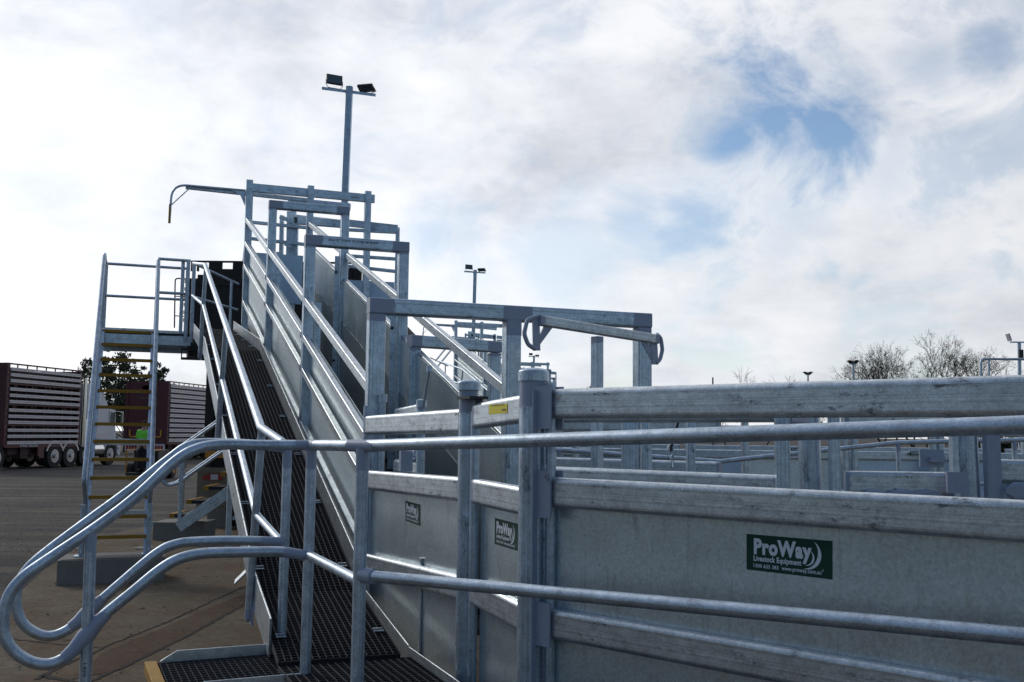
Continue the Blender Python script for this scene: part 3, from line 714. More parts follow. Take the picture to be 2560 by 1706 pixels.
for c_, a_, r_, h_ in ((Pb+Z*1.645, rdir, .0255, .16), (Pa+Z*1.638, Pb-Pa, .0255, .14), (Pb+rdir*.05+Z*1.127, rdir, .030, .07)):
    f = MB(); f.cyl(c_, a_, r_, h_, 18); part('weld_paint', f, M['paint'], t)
f = MB(); f.tube([Pa+Z*1.13, Pb+Z*1.10], .044, 16, pa=.02, pb=.02); f.tube([Pb+Z*1.125, Pb+rdir*2.48+Z*1.215, Pb+rdir*3.6+Z*1.255], .046, 20, pa=.04); part('mid_handrail', f, M['tube'], t)
f = MB(); f.bar(Pb+rdir*-.05+Z*.62-dmh*.0, Pb+rdir*3.3+Z*.62, .01, .14, .002); part('outer_kick_plate', f, M['rail'], t)
ld = Vector((-.915, -.40, 0)).normalized(); lper = (Pa-Pc).normalized()
# side step
f = MB(); a = Pc+lper*.03+Z*.58; grating(a, ld*.62, (Pa-Pc)*.9, 20, 11, 'step_grating', t)
f = MB(); f.sweep([Pc+lper*.0+Z*.60, Pc+ld*.50+Z*.60, Pc+ld*.57+Z*.56], rrect(.008, .055, .002, 1)); part('step_side_plate', f, M['rail'], t)
f = MB(); f.sweep([Pa+Z*.57, Pa+ld*.45+Z*.57], rrect(.008, .055, .002, 1)); part('step_side_plate', f, M['rail'], t)
f = MB(); c = Pc+ld*.63+Z*.565; f.sweep([c+lper*.02, c+lper*.56], rrect(.055, .05, .004)); part('yellow_nosing', f, M['yellow'], t)
f = MB(); f.slab([rp(1150, 1690), rp(1175, 1690), rp(1180, 1706), rp(1140, 1702)], .02); part('yellow_edge', f, M['yellow'], t)
for k in (1, 2):
    c = Pc+ld*(.63+.27*k)+Z*(.565-.2*k); f = MB(); f.sweep([c+lper*.02, c+lper*.56], rrect(.055, .05, .004)); part('yellow_nosing', f, M['yellow'], t)
    grating(c+Z*.02-ld*.25, ld*.23, (Pa-Pc)*.9, 7, 11, 'step_grating', t)
# step handrails with their closed loops
def loop(P, pts, low, post, label, top0):
    t = thing('step_handrail', (P.x, P.y, 0), label, 'handrail', 'looped handrails of the side step')
    f = MB(); pl = lambda x, y: on(x, y, P, ld); path = [P+Z*top0+ld*.02]+[pl(*q) for q in pts]+[P+Z*low]
    f.tube(smooth(path, 7), .0485, 18, pa=.06, pb=.12); part('tube', f, M['tube'], t)
    x0, y0, x1, y1 = post; f = MB(); a = pl(x0, y0); b = pl(x1, y1); b2 = b+(b-a).normalized()*.45
    f.tube([a, b2], .0485, 16, pa=.10); po = part('post', f, M['tube'], t)
    return t, a, b, po
l1, a, b, po = loop(Pa, [(640, 1113), (560, 1112), (500, 1120), (440, 1152), (340, 1243), (243, 1317), (130, 1393), (55, 1447), (18, 1500), (8, 1570), (26, 1618), (70, 1652), (122, 1661), (170, 1640), (206, 1600), (250, 1548), (330, 1482), (400, 1425), (450, 1397), (510, 1384), (600, 1381), (700, 1380)], 1.125, (228, 1322, 214.5, 1690), 'nearer bent-tube step handrail with a closed loop at the left edge', 1.638)
f = MB(); pl = lambda x, y: on(x, y, Pa, ld); f.bar(pl(222, 1530)-Z*.06, pl(222, 1530)+Z*.12, .02, .02, .003, ld)
w0 = pl(218, 1664); v = (pl(214.5, 1690)-pl(228, 1322)).normalized(); h = ld
mb = MB(); nn = lper
text_into(mb, '1450', 0, 1, 0, 1, lambda x, y, z: pl(212, 1656)+v*(.055*x)+h*(.014*(y-.5))+nn*.0247, 0)
for i in range(len(mb.no)): mb.no[i] = tuple(nn)
part('marker_writing', mb, M['bluepen'], po)
def sleeve(P, pts, sc, par):
    f = MB(); q = [on(x, y, P, ld) for x, y in pts]; f.sweep(q, circ(.0515, 14), Z, scale=sc, cap=False); part('weld_flare', f, M['paint'], par)
sleeve(Pa, ((160, 1646), (185, 1624), (212, 1594), (243, 1557), (268, 1534)), [1., 1.15, 1.5, 1.2, 1.], l1)
l2 = loop(Pc, [(640, 1112), (560, 1108), (480, 1112), (420, 1150), (330, 1222), (220, 1303), (120, 1378), (68, 1425), (42, 1475), (44, 1530), (66, 1568), (110, 1590), (150, 1585), (190, 1560), (230, 1522), (300, 1460), (390, 1385), (440, 1361), (500, 1354), (600, 1352)], 1.135, (229, 1336, 216, 1600), 'farther bent-tube step handrail behind the nearer loop', 1.615)[0]
sleeve(Pc, ((176, 1569), (195, 1555), (216, 1536), (240, 1513), (258, 1497)), [1., 1.15, 1.45, 1.2, 1.], l2)

# ------------------------------------------------------------------ ladder stair and side platform
wl, wr = -1.949, -1.235
t = thing('ladder_stair', C(6.3, -1.6, 0), 'steep galvanised ladder stair with yellow-nosed treads on a concrete block', 'ladder stair')
sa = lambda z: 6.28+(z-.27)*(8.75-6.28)/2.82
for w in (wl, wr):
    f = MB(); f.sweep([C(sa(.27), w, .27), C(sa(3.1), w, 3.1)], rrect(.012, .13, .003, 1), Z); f.sweep([C(sa(.27), w+(.03 if w < -1.5 else -.03), .27), C(sa(3.1), w+(.03 if w < -1.5 else -.03), 3.1)], rrect(.05, .012, .003, 1), Z); part('stringer', f, M['frame'], t)
    f = MB(); z0 = .98; off = -.16
    f.tube(arc([C(sa(.82)-.02, w, .82), C(sa(.86)-.14, w, .92), C(6.16, w, 1.10), C(8.83 if w < -1.5 else 8.7, w, 4.16 if w < -1.5 else 4.11), C(8.98, w, 4.14), C(8.98, w, 3.1)], .12, 6), .052, 14, pa=.1); part('handrail', f, M['tube'], t)
    f = MB(); f.tube([C(6.30, w, .27), C(6.30, w, .85)], .06, 12); f.bar(C(6.29, w-.045, .62), C(6.29, w+.045, .62), .03, .05, .004); part('foot', f, M['post'], t)
    f = MB(); f.box((6.22, w-.07, .272), (6.40, w+.07, .284), CD, CR, O); part('base_plate', f, M['post'], t)
for k in range(12):
    z = .27+(3.1-.27)/13*(k+1)
    f = MB(); f.box((sa(z)-.02, wl+.03, z-.032), (sa(z)+.17, wr-.03, z-.006), CD, CR, O); tr = part('tread', f, M['grate'], t)
    f = MB(); f.box((sa(z)-.05, wl+.028, z-.042), (sa(z)-.022, wr-.028, z-.001), CD, CR, O); part('yellow_nosing', f, M['yellow'], tr)
f = MB()
for z in (1.56, .72): f.box((sa(z)+.02, wl+.02, z-.05), (sa(z)+.06, wr-.02, z+.03), CD, CR, O)
part('cross_tie', f, M['rail'], t)
def block(x0, x1, s0, s1, w0, w1, h, label):
    f = MB(); f.box((s0, w0, 0), (s1, w1, h), CD, CR, O)
    return solo('concrete_block', f, M['concreteblock'], C(s0, w0, 0), label, 'concrete block', 'concrete footing blocks')
block(0, 0, 6.02, 6.62, -2.17, -1.05, .265, 'low concrete block under the feet of the ladder stair')
f = MB(); f.box((6.05, -2.14, .2651), (6.6, -1.08, .272), CD, CR, O); solo('cover_plate', f, M['weldscale'], C(6.05, -2.14, .265), 'thin metal plate lying on the block under the ladder stair', 'metal plate')
for i, (x, y) in enumerate(((213, 1372), (361, 1371))):
    c = atZ(x, y, 0); f = MB(); f.cyl(c+Z*.006, Z, .14, .012, 24); solo('round_cover', f, M['concreteblock'], c, ('left' if i == 0 else 'right')+' round pale cover set in the concrete beyond the ladder foot', 'cover', 'round covers in the concrete')
# platform
t = thing('access_platform', C(8.9, -1.3, 0), 'high side platform with tube guard rails joining the ladder stair to the ramp walkway', 'platform')
s0, s1 = 8.72, 9.75
f = MB(); f.box((s0, wl, 2.90), (s0+.06, -.76, 3.03), CD, CR, O); f.box((s1-.06, wl, 2.86), (s1, -.76, 3.0), CD, CR, O); f.box((s0+.06, wl, 2.94), (s1-.06, wl+.05, 3.03), CD, CR, O); part('edge_beam', f, M['frame'], t)
grating(C(s0+.02, wl, 3.07), CD*(s1-s0-.03), CR*1.19, 20, 20, 'grating', t)
f = MB(); f.box((s0-.005, wl+.02, 3.045), (s0+.04, wr-.02, 3.082), CD, CR, O); part('yellow_nosing', f, M['yellow'], t)
f = MB(); f.box((s0+.08, wl+.02, 2.98), (s0+.10, wr, 3.12), CD, CR, O); f.box((s1-.012, wl, 3.08), (s1, -.76, 3.2), CD, CR, O); part('kick_plate', f, M['rail'], t)
f = MB()
f.box((s0+.1, -.78, 2.76), (s0+.7, -.55, 2.9), CD, CR, O); f.box((s0, -.865, 2.70), (s0+.04, -.53, 2.735), CD, CR, O); f.box((s0, -.865, 2.835), (s0+.04, -.53, 2.87), CD, CR, O); f.box((s0, -.88, 2.70), (s0+.04, -.865, 2.87), CD, CR, O)
part('underframe', f, M['weldscale'], t)
for z0, nm_ in ((4.14, 'top_guard_rail'), (3.66, 'mid_guard_rail')):
    f = MB()
    f.tube([C(s1-.03, wl, z0+.02), C(s1-.03, -.8, z0+.02)], .042, 12); f.tube([C(s0, wr, z0-.02), C(s0, -.8, z0-.02)], .042, 12)
    f.tube([C(s0+.25, wl, z0), C(s1-.03, wl, z0)], .042, 12); part(nm_, f, M['tube'], t)
for s, w in ((s0, -.83), (s0+.06, -.90), (s1-.03, -.80), (s1-.03, wl), (s0+.02, -.75)):
    f = MB(); f.bar(C(s, w, 2.95), C(s, w, 4.13), .05, .05, .01, CD); part('guard_post', f, M['tube'], t)

# second stair behind, rising right towards the walkway
Y2 = 15.3
t = thing('rear_stair', atZ(440, 1335, 0), 'short stair with yellow-nosed treads seen under the walkway, rising to the right', 'stair')
e = lambda x, y, Y: atY(x, y, Y)
for dY in (0., .75):
    f = MB(); a, b = e(446, 1318, Y2+dY), e(600, 1212, Y2+dY); a.y = b.y = Y2+dY
    f.sweep([a, b], rrect(.05, .17, .004), Z); part('stringer', f, M['frame'], t)
    f = MB(); pts = [(640, 978), (543, 1059-0), (452, 1122), (408, 1165), (402, 1195), (420, 1216), (447, 1208), (480, 1184), (560, 1128), (640, 1072)]
    sh = 0 if dY == 0 else -6
    f.tube(arc([e(x+sh, y+sh*.3, Y2+dY) for x, y in pts], .1, 5), .045, 12); part('handrail', f, M['tube'], t)
    f = MB(); f.tube([e(453-sh, 1121, Y2+dY), e(449-sh, 1300, Y2+dY)], .055, 12); part('post', f, M['tube'], t)
for k in range(4):
    x, y = 433+k*42.5, 1286-k*34.5
    a = e(x, y, Y2+.03); f = MB(); X = Vector((1, 0, 0)); Y = Vector((0, 1, 0))
    f.box((0.02, 0, -.05), (.25, .68, 0), X, Y, a); tr = part('tread', f, M['grate'], t)
    f = MB(); f.box((-.06, 0, -.055), (.02, .68, .01), X, Y, a); part('yellow_nosing', f, M['yellow'], tr)
block(0, 0, 0, 0, 0, 0, .01, 'x') if 0 else None
f = MB(); a = atZ(381, 1350, 0); f.box((0, 0, 0), (.80, .6, .27), Vector((1, 0, 0)), Vector((0, 1, 0)), a); solo('concrete_block', f, M['concreteblock'], a, 'long dark concrete block at the foot of the short rear stair', 'concrete block', 'concrete footing blocks')
f = MB(); a = atZ(506, 1322, 0)+Vector((0, .25, 0)); f.box((0, 0, 0), (.62, .6, .42), Vector((1, 0, 0)), Vector((0, 1, 0)), a); solo('concrete_block', f, M['concreteblock'], a, 'taller concrete block under the dark truck bumper', 'concrete block', 'concrete footing blocks')

# ------------------------------------------------------------------ dock head behind the top of the ramp
def dock():
    t = thing('dock_gate', (-2.9, 15.4, 0), 'railed dock gate with blue-grey sheets at the head of the nearest ramp', 'dock gate', 'dock gates at the ramp heads')
    e = lambda x, y, Y=15.4: atY(x, y, Y)
    f = MB()
    for (x0, y0, x1, y1, h) in ((628, 556, 770, 570, .05), (870, 558, 994, 572, .11), (628, 597, 765, 612, .05), (870, 575, 990, 581, .05), (870, 640, 988, 648, .05), (870, 666, 988, 679, .05)):
        a, b = e(x0, y0), e(x1, y1); f.bar(a, b, .05, h, .005)
    a, b = e(722, 503, 15.6), e(876, 518, 15.6); f.bar(a, b, .1, .10, .005); a, b = e(730, 540, 15.6), e(870, 556, 15.6); f.bar(a, b, .08, .04, .005)
    a, b = e(735, 552, 15.5), e(865, 562, 15.5); f.bar(a, b, .08, .11, .005)
    part('cross_rail', f, M['frame'], t)
    for x, y0, y1, w in ((724, 530, 800, .14), (702, 540, 700, .06), (857, 545, 800, .10), (986, 570, 1000, .06), (739, 540, 700, .05), (770, 560, 800, .05)):
        f = MB(); f.bar(e(x, y1, 15.5), e(x+.02*(y1-y0), y0, 15.5), w, .08, .005, Vector((0, 1, 0))); part('door_post', f, M['frame'], t)
    f = MB(); f.slab([e(640, 632), e(758, 640), e(752, 762), e(636, 750)], .01); part('sheet', f, M['blue'], t); f = MB(); f.slab([e(868, 700), e(986, 706), e(983, 860), e(866, 855)], .01)
    part('sheet', f, M['blue'], t)
    f = MB(); a = e(700, 542, 15.3); f.bar(a, e(735, 557, 15.3), .04, .06, .005); f.bar(e(712, 610, 15.3), e(728, 618, 15.3), .04, .05, .005)
    # sloping guard bars
    f.bar(C(9.0, -.0, 4.62), C(12, .2, 4.0), .04, .06, .005); f.bar(C(9.0, 0, 4.9), C(12, .2, 4.3), .04, .06, .005)
    part('guard_bar', f, M['frame'], t)
    return t
dock1 = dock()
off2, off3 = Vector((2.07, 18.3, 0)), Vector((4.14, 36.6, 0))
for o, l2_, l3_ in ((ramp1, 'second loading ramp, seen small through the wide portal behind the nearest ramp', 'third and farthest loading ramp, only its head frame showing above the pens'),
                  (walk1, 'walkway with handrail beside the second, more distant ramp', 'walkway beside the third and farthest ramp'),
                  (dock1, 'railed dock gate at the head of the second, more distant ramp', 'railed dock gate at the head of the farthest ramp')):
    copy_tree(o, None, off2, l2_); copy_tree(o, None, off3, l3_)

# second gate frame standing in the yard behind
t = thing('gate_frame', (-.5, 9.0, 0), 'plain rectangular portal behind the sloping handrail of the nearest ramp', 'gate frame')
c1 = atY(1236, 868, 9.2); c0 = atY(1036, 855, 8.7); c0.z = c1.z = 2.50
for c in (c0, c1):
    f = MB(); f.bar(Vector((c.x, c.y, 0)), Vector((c.x, c.y, 2.44)), .105, .1, .012, CD, pb=.03); part('post', f, M['frame'], t)
dd = (c1-c0).normalized(); f = MB(); f.bar(c0-dd*.05, c1+dd*.052, .1, .105, .012, pa=.1, pb=.16); part('top_beam', f, M['frame'], t)

# ------------------------------------------------------------------ pens beyond the long panel
def V2(px, Y): a = atY(px, 1090, Y); return Vector((a.x, a.y, 0))
R1, R2 = V2(2036, 5.0), V2(2428, 4.9)
for p, l_ in ((R1, 'round post behind the long panel, right of the hanging chain'), (R2, 'round post behind the long panel near the right edge')):
    t = thing('round_post', p, l_, 'post', 'round posts of the pens'); f = MB(); f.tube([p, p+Z*1.92+Vector((-.03, 0, 0))], .108, 20); part('pipe', f, M['post'], t)
    f = MB(); f.cyl(p+Z*1.93, Z, .06, .05, 20); f.dome(p+Z*1.955, .06, .015); part('cap', f, M['paint'], t)
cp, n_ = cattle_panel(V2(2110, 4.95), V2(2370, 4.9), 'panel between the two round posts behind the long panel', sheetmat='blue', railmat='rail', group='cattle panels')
for px, w in ((2085, .045), (2388, .05)):
    p = V2(px, 4.9); f = MB(); f.bar(p+Z*.2, p+Z*1.9, .05, w, .006, Vector((0, 1, 0)), pa=0); part('stile', f, M['frame'], cp)
for px, r_ in ((2185, .05), (2250, .055), (2310, .06)):
    f = MB(); p = V2(px, 4.88)+Z*1.425; f.sweep([p-Vector((r_*1.3, 0, 0)), p-Vector((r_*.6, 0, 0)), p, p+Vector((r_*.7, 0, 0)), p+Vector((r_*1.3, 0, 0))], rrect(.05, .05, .02), scale=[.25, .85, 1.1, .8, .3]); part('weld_paint', f, M['paint'], cp)
q = V2(2335, 4.8); f = MB(); f.box((-.07, 0, 1.56), (.045, .012, 1.645), Vector((1, 0, 0)), Vector((0, 1, 0)), q); f.box((-.03, -.03, 1.585), (.04, -.002, 1.61), Vector((1, 0, 0)), Vector((0, 1, 0)), q); f.box((.05, -.02, 1.44), (.15, 0, 1.54), Vector((1, 0, 0)), Vector((0, 1, 0)), q)
part('latch_plate', f, M['paint'], cp)
cp, n_ = cattle_panel(V2(2480, 4.9), V2(2900, 4.6), 'panel to the right of the last round post at the right edge', rails=[1.875, 1.60, 1.04], sheetmat='blue', group='cattle panels')
p = V2(2478, 4.85); f = MB(); f.bar(p+Z*.2, p+Z*1.9, .07, .05, .006, Vector((0, 1, 0)), pa=0); part('stile', f, M['paint'], cp)
for k in range(3):
    p = V2(2500+k*38, 4.8)+Z*(1.44+.03*(k % 2)); f = MB()
f = MB(); p = V2(2545, 4.80)+Z*1.45; f.sweep([p-Vector((.07, 0, 0)), p-Vector((.03, 0, 0)), p+Vector((.03, 0, 0)), p+Vector((.08, 0, 0))], rrect(.04, .09, .02), scale=[.3, 1, 1, .4]); part('weld_paint', f, M['paint'], cp)
cp, n_ = cattle_panel(V2(1370, 5.2), V2(1950, 4.3), 'inner race panel directly behind the left half of the long panel', group='cattle panels', sheetmat='sheet')
p = V2(1955, 4.28); f = MB(); f.bar(p+Z*.2, p+Z*1.88, .06, .038, .006, Vector((0, 1, 0))); part('stile', f, M['frame'], cp)
f = MB(); p = V2(2011, 4.9); f.bar(V2(1966, 4.35)+Z*1.80, p+Z*1.80, .05, .09, .015); part('hinge_arm', f, M['paint'], cp)
# slender uprights seen between the rails
for px, w, Y, l_ in ((1574, .10, 6.3, 'wide flat post left of the hanging chain'), (1612, .05, 6.5, 'narrow post beside the wide flat post'), (1726, .05, 6.4, 'thin post right of the hanging chain')):
    p = V2(px, Y); f = MB(); f.bar(p, p+Z*1.8, w, .08, .01, Vector((0, 1, 0))); solo('square_post', f, M['frame'], p, l_, 'post', 'square posts in the pens')
# hanging chain
c = atY(1676, 1118, 4.5); t = thing('hanging_chain', (c.x, c.y, 0), 'chain and hook hanging under the top rail of the race', 'chain')
for i in range(2):
    cc = c-Z*(.022+.042*i)+Vector((.008*i, 0, 0)); ax = Vector((1, 0, 0)) if i % 2 == 0 else Vector((.5, .85, 0)); f = MB()
    f.tube([cc+ax*.013*math.cos(a_)+Z*.030*math.sin(a_) for a_ in np.linspace(0, 6.1, 14)], .007, 6); part('link', f, M['tube'], t)
f = MB(); f.tube([c+Z*.11+Vector((.035, 0, 0)), c+Z*.03+Vector((.012, 0, 0)), c-Z*.02], .012, 8); part('hook', f, M['weldscale'], t)
# tube handrail of a distant walkway
t = thing('distant_handrail', V2(1900, 10.5), 'long thin tube handrail crossing the pens behind the right-hand rails', 'handrail')
pts = [atY(x, y, 10.5) for x, y in ((1330, 1116), (1380, 1124), (1800, 1154), (2245, 1107), (2560, 1100), (2700, 1090))]
f = MB(); f.tube(pts, .048, 12); part('top_tube', f, M['tube'], t)
f = MB(); f.tube([p-Z*.45 for p in pts], .042, 10); part('mid_tube', f, M['tube'], t)
for p in (atY(1398, 1126, 10.5), pts[2], pts[3], atY(2535, 1101, 10.5)):
    f = MB(); f.tube([p, Vector((p.x, p.y, 0))], .05, 10, pa=.1); part('post', f, M['tube'], t)
# rows of panels beyond
G = 'cattle panels'
for k, (x0, Y0, x1, Y1, sm, tt, l_) in enumerate((
        (1330, 8.0, 1800, 7.0, 'sheet', None, 'cattle panel behind the race with its top near the hanging chain'),
        (1350, 14, 1860, 13, 'blue', None, 'dark sheeted pen panel far behind the hanging chain'),
        (1868, 13, 2110, 13, 'bright', None, 'pale bright sheeted panel far behind the distant handrail'),
        (2118, 13, 2330, 13, 'blue', None, 'blue-grey sheeted panel far behind the middle round post, with a small dark sticker'),
        (2336, 13, 2560, 12.6, 'blue', None, 'blue-grey sheeted panel far behind the last round post'),
        (2566, 12.6, 2800, 12.2, 'blue', None, 'far sheeted panel at the right edge'),
        (1300, 21, 1700, 20, 'far', None, 'far pen panel beyond the wide flat post'),
        (1710, 20, 2100, 19, 'far', None, 'far pen panel beyond the chain'),
        (2110, 19, 2500, 18, 'far', None, 'far pen panel beyond the two round posts'),
        (2510, 18, 2900, 17, 'far', None, 'farthest pen panel at the right edge'),)):
    a, b = V2(x0, Y0), V2(x1, Y1)
    sm_ = sm if sm != 'far' else 'blue'
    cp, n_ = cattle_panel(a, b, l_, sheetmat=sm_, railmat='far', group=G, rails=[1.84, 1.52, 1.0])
    if k == 3:
        q = [atY(x, y, 12.93) for x, y in ((2275, 1129), (2308, 1129), (2308, 1139), (2275, 1139))]
        sticker(cp, q)
    if k == 2:
        q = [atY(x, y, 12.93) for x, y in ((1978, 1120), (2010, 1120), (2010, 1133), (1978, 1133))]; sticker(cp, q)
for i, px in enumerate((1398, 1440, 1862, 2112, 2135, 2332, 2350, 2562, 2690)):
    Y = 12.8 if i > 1 else 13.4; p = V2(px, Y); f = MB(); f.tube([p, p+Z*1.95], .1, 14)
    solo('pen_post', f, M['far'], p, 'small far pen post %s' % ('left of the wide flat post', 'just left of the wide flat post, second one', 'at the left end of the pale bright panel', 'between the pale panel and the blue-grey panels', 'just right of the pale bright panel', 'between the two blue-grey panels', 'left of the last round post', 'by the far panel near the right edge', 'by the far panel outside the right edge')[i], 'post', 'far pen posts')
# pipe frame and lamp pole at the right edge
t = thing('pipe_frame', V2(2500, 24), 'bent water-pipe frame rising above the top rail at the right edge', 'pipe frame')
f = MB(); f.tube(arc([V2(2452, 24)+Z*.1, atY(2452, 898, 24), atY(2640, 899, 24)], .12, 6), .06, 12); part('bent_pipe', f, M['tube'], t)
f = MB(); f.tube([V2(2472, 24), atY(2472, 898, 24)], .05, 10); part('upright', f, M['tube'], t)
f = MB(); f.tube([V2(1782, 40), atY(1782, 944, 40)], .06, 8); solo('thin_pole', f, M['bark'], V2(1782, 40), 'thin dark stub of a pole just above the top rail, left of centre right', 'pole')

# ------------------------------------------------------------------ lights on poles
def light_pole(px, ytop, Y, label, arms=.52, dia=.115, slant=0.):
    t = thing('light_pole', V2(px, Y), label, 'light pole', 'floodlight poles')
    top = atY(px, ytop, Y); base = Vector((top.x-.015*top.z, Y, 0))
    f = MB(); f.bar(base, top, dia, dia, .012, Vector((0, 1, 0)), pb=.02); part('pole', f, M['post'], t)
    f = MB(); f.dome(top, dia/2, .02, 10); part('cap', f, M['black'], t)
    c = top-Z*.06+Vector((0, .1, 0)); f = MB(); dx = CR
    f.sweep([c-dx*arms*1.08+Z*.055*0, c+dx*arms], rrect(.07, .006, .002, 1), Z); f.sweep([c-dx*arms*1.08-Z*.035-Vector((0, .03, 0)), c+dx*arms-Z*.035-Vector((0, .03, 0))], rrect(.006, .07, .002, 1), Z); part('cross_arm', f, M['post'], t)
    # left lamp faces the viewer, right lamp is tipped away
    for k, (cx, tilt, yaw) in enumerate(((-arms*.62, R(-6), R(6)), (arms*.62, R(68), R(62)))):
        m = Matrix.Translation(c+dx*cx+Z*(.22 if k == 0 else .12)) @ Matrix.Rotation(AZ+yaw if k == 0 else AZ-R(35), 4, 'Z') @ Matrix.Rotation(tilt, 4, 'X')
        f = MB(); w, h, dpt = .19, .115, .03
        f.box((-w, -dpt, -h), (w, dpt, h)); f.v = [tuple(m @ Vector(v)) for v in f.v]; f.no = [tuple(m.to_3x3() @ Vector(v)) for v in f.no]
        l = part('floodlight', f, M['black'], t)
        g = MB(); g.box((-w+.018, -dpt-.003, -h+.018), (w-.018, -dpt+.002, h-.018)); g.v = [tuple(m @ Vector(v)) for v in g.v]; g.no = [tuple(m.to_3x3() @ Vector(v)) for v in g.no]
        part('lens', g, M['glass'], l)
        g = MB(); q = [m @ Vector(p) for p in ((-w-.012, 0, -.02), (-w-.012, 0, -h-.02), (-w+.04, 0, -h-.10), (w-.04, 0, -h-.10), (w+.012, 0, -h-.02), (w+.012, 0, -.02))]
        if k: q = [q[0], q[1], c+dx*(cx-.1), c+dx*(cx+.1), q[4], q[5]]
        g.tube(q, .016, 6); part('bracket', g, M['black'], l)
    f = MB(); f.tube(arc([c-dx*.12-Z*.05, c-dx*.09-Z*.12, c-dx*.03-Z*.13], .03, 4), .008, 6); f.cyl(c-dx*.07-Z*.13, dx, .018, .06, 8); part('cable', f, M['black'], t)
    return t
light_pole(874, 218, 23, 'tall floodlight pole rising behind the nearest ramp', .62, .15)
light_pole(1188, 676, 50, 'smaller floodlight pole behind the wide portal', .55, .17)
light_pole(1335, 890, 100, 'tiny far floodlight pole left of the first D handle post', .55, .2)
light_pole(1359, 928, 135, 'tiniest floodlight pole just above the thick round post', .6, .2)
t = thing('light_pole', V2(2548, 45), 'floodlight pole at the right edge with one lamp tipped up', 'light pole', 'floodlight poles')
f = MB(); top = atY(2548, 856, 45); f.tube([V2(2548, 45), top], .16, 12); part('pole', f, M['post'], t)
f = MB(); f.bar(top-Vector((.42, 0, 0)), top+Vector((.9, 0, 0)), .08, .06, .01); part('cross_arm', f, M['post'], t)
f = MB(); f.bar(top+Vector((-.42, 0, .05)), top+Vector((-.52, 0, .38)), .3, .07, .01, Vector((1, 0, 0))); part('floodlight', f, M['slat'], t)
f = MB(); f.box((-.10, -.16, -.75), (.10, -.08, -.35), o=top); part('control_box', f, M['black'], t)
for px, y, Y, l_, k in ((2133, 912, 60, 'grey mast topped by a ring of lamps beside the bare tree', 1.), (2020, 938, 80, 'distant mast topped by a ring of lamps left of the bare tree', 1.1)):
    t = thing('lamp_mast', V2(px, Y), l_, 'lamp mast', 'masts with lamp rings'); tp = atY(px, y, Y); f = MB(); f.tube([V2(px, Y), tp], .12*k, 10); part('pole', f, M['post'], t)
    f = MB()
    for i in range(5):
        a_ = i*2*math.pi/5; d = Vector((math.cos(a_), math.sin(a_), 0)); f.bar(tp+d*.12+Z*.02, tp+d*.36*k+Z*.24, .22, .04, .004, Z)
    part('lamp_head', f, M['black'], t)
    f = MB(); f.cyl(tp+Z*.02, Z, .2, .06, 12); part('hub', f, M['post'], t)

# ------------------------------------------------------------------ trucks
def wheel(root, c, r=.52, w=.28, name='wheel'):
    c = Vector(c); f = MB(); f.cyl(c, (0, 1, 0), r, w, 28); wh = part(name, f, M['tyre'], root, local=True)
    f = MB(); f.cyl(c-Vector((0, w/2, 0)), (0, 1, 0), r*.56, .03, 24); f.cyl(c-Vector((0, w/2+.03, 0)), (0, 1, 0), r*.20, .14, 14, r*.14)
    for i in range(10):
        a = i*math.pi/5; f.cyl(c+Vector((math.cos(a)*r*.38, -w/2-.02, math.sin(a)*r*.38)), (0, 1, 0), .022, .04, 6)
    part('rim', f, M['rim'], wh, local=True)
def mudguard(f, x, z, r, y0, y1, n=10):
    for i in range(n):
        a, b = R(20+140*i/n), R(20+140*(i+1)/n); p = lambda q, y, rr: Vector((x+rr*math.cos(q), y, z+rr*math.sin(q)))
        f.face([p(a, y0, r), p(b, y0, r), p(b, y1, r), p(a, y1, r)]); f.face([p(a, y0, r), p(a, y0, r+.09), p(b, y0, r+.09), p(b, y0, r)][::-1]); f.face([p(a, y0, r+.09), p(a, y1, r+.09), p(b, y1, r+.09), p(b, y0, r+.09)])
def slat_side(root, L, y, levels, label=None, y_out=-1):
    f = MB()
    for z0, z1 in levels:
        h = z1-z0
        f.box((.12, y-.02, z0), (L-.10, y+.02, z0+h*.46)); f.box((.12, y-.02, z0+h*.54), (L-.10, y+.02, z1))
    part('slatted_side', f, M['slat'], root, local=True)
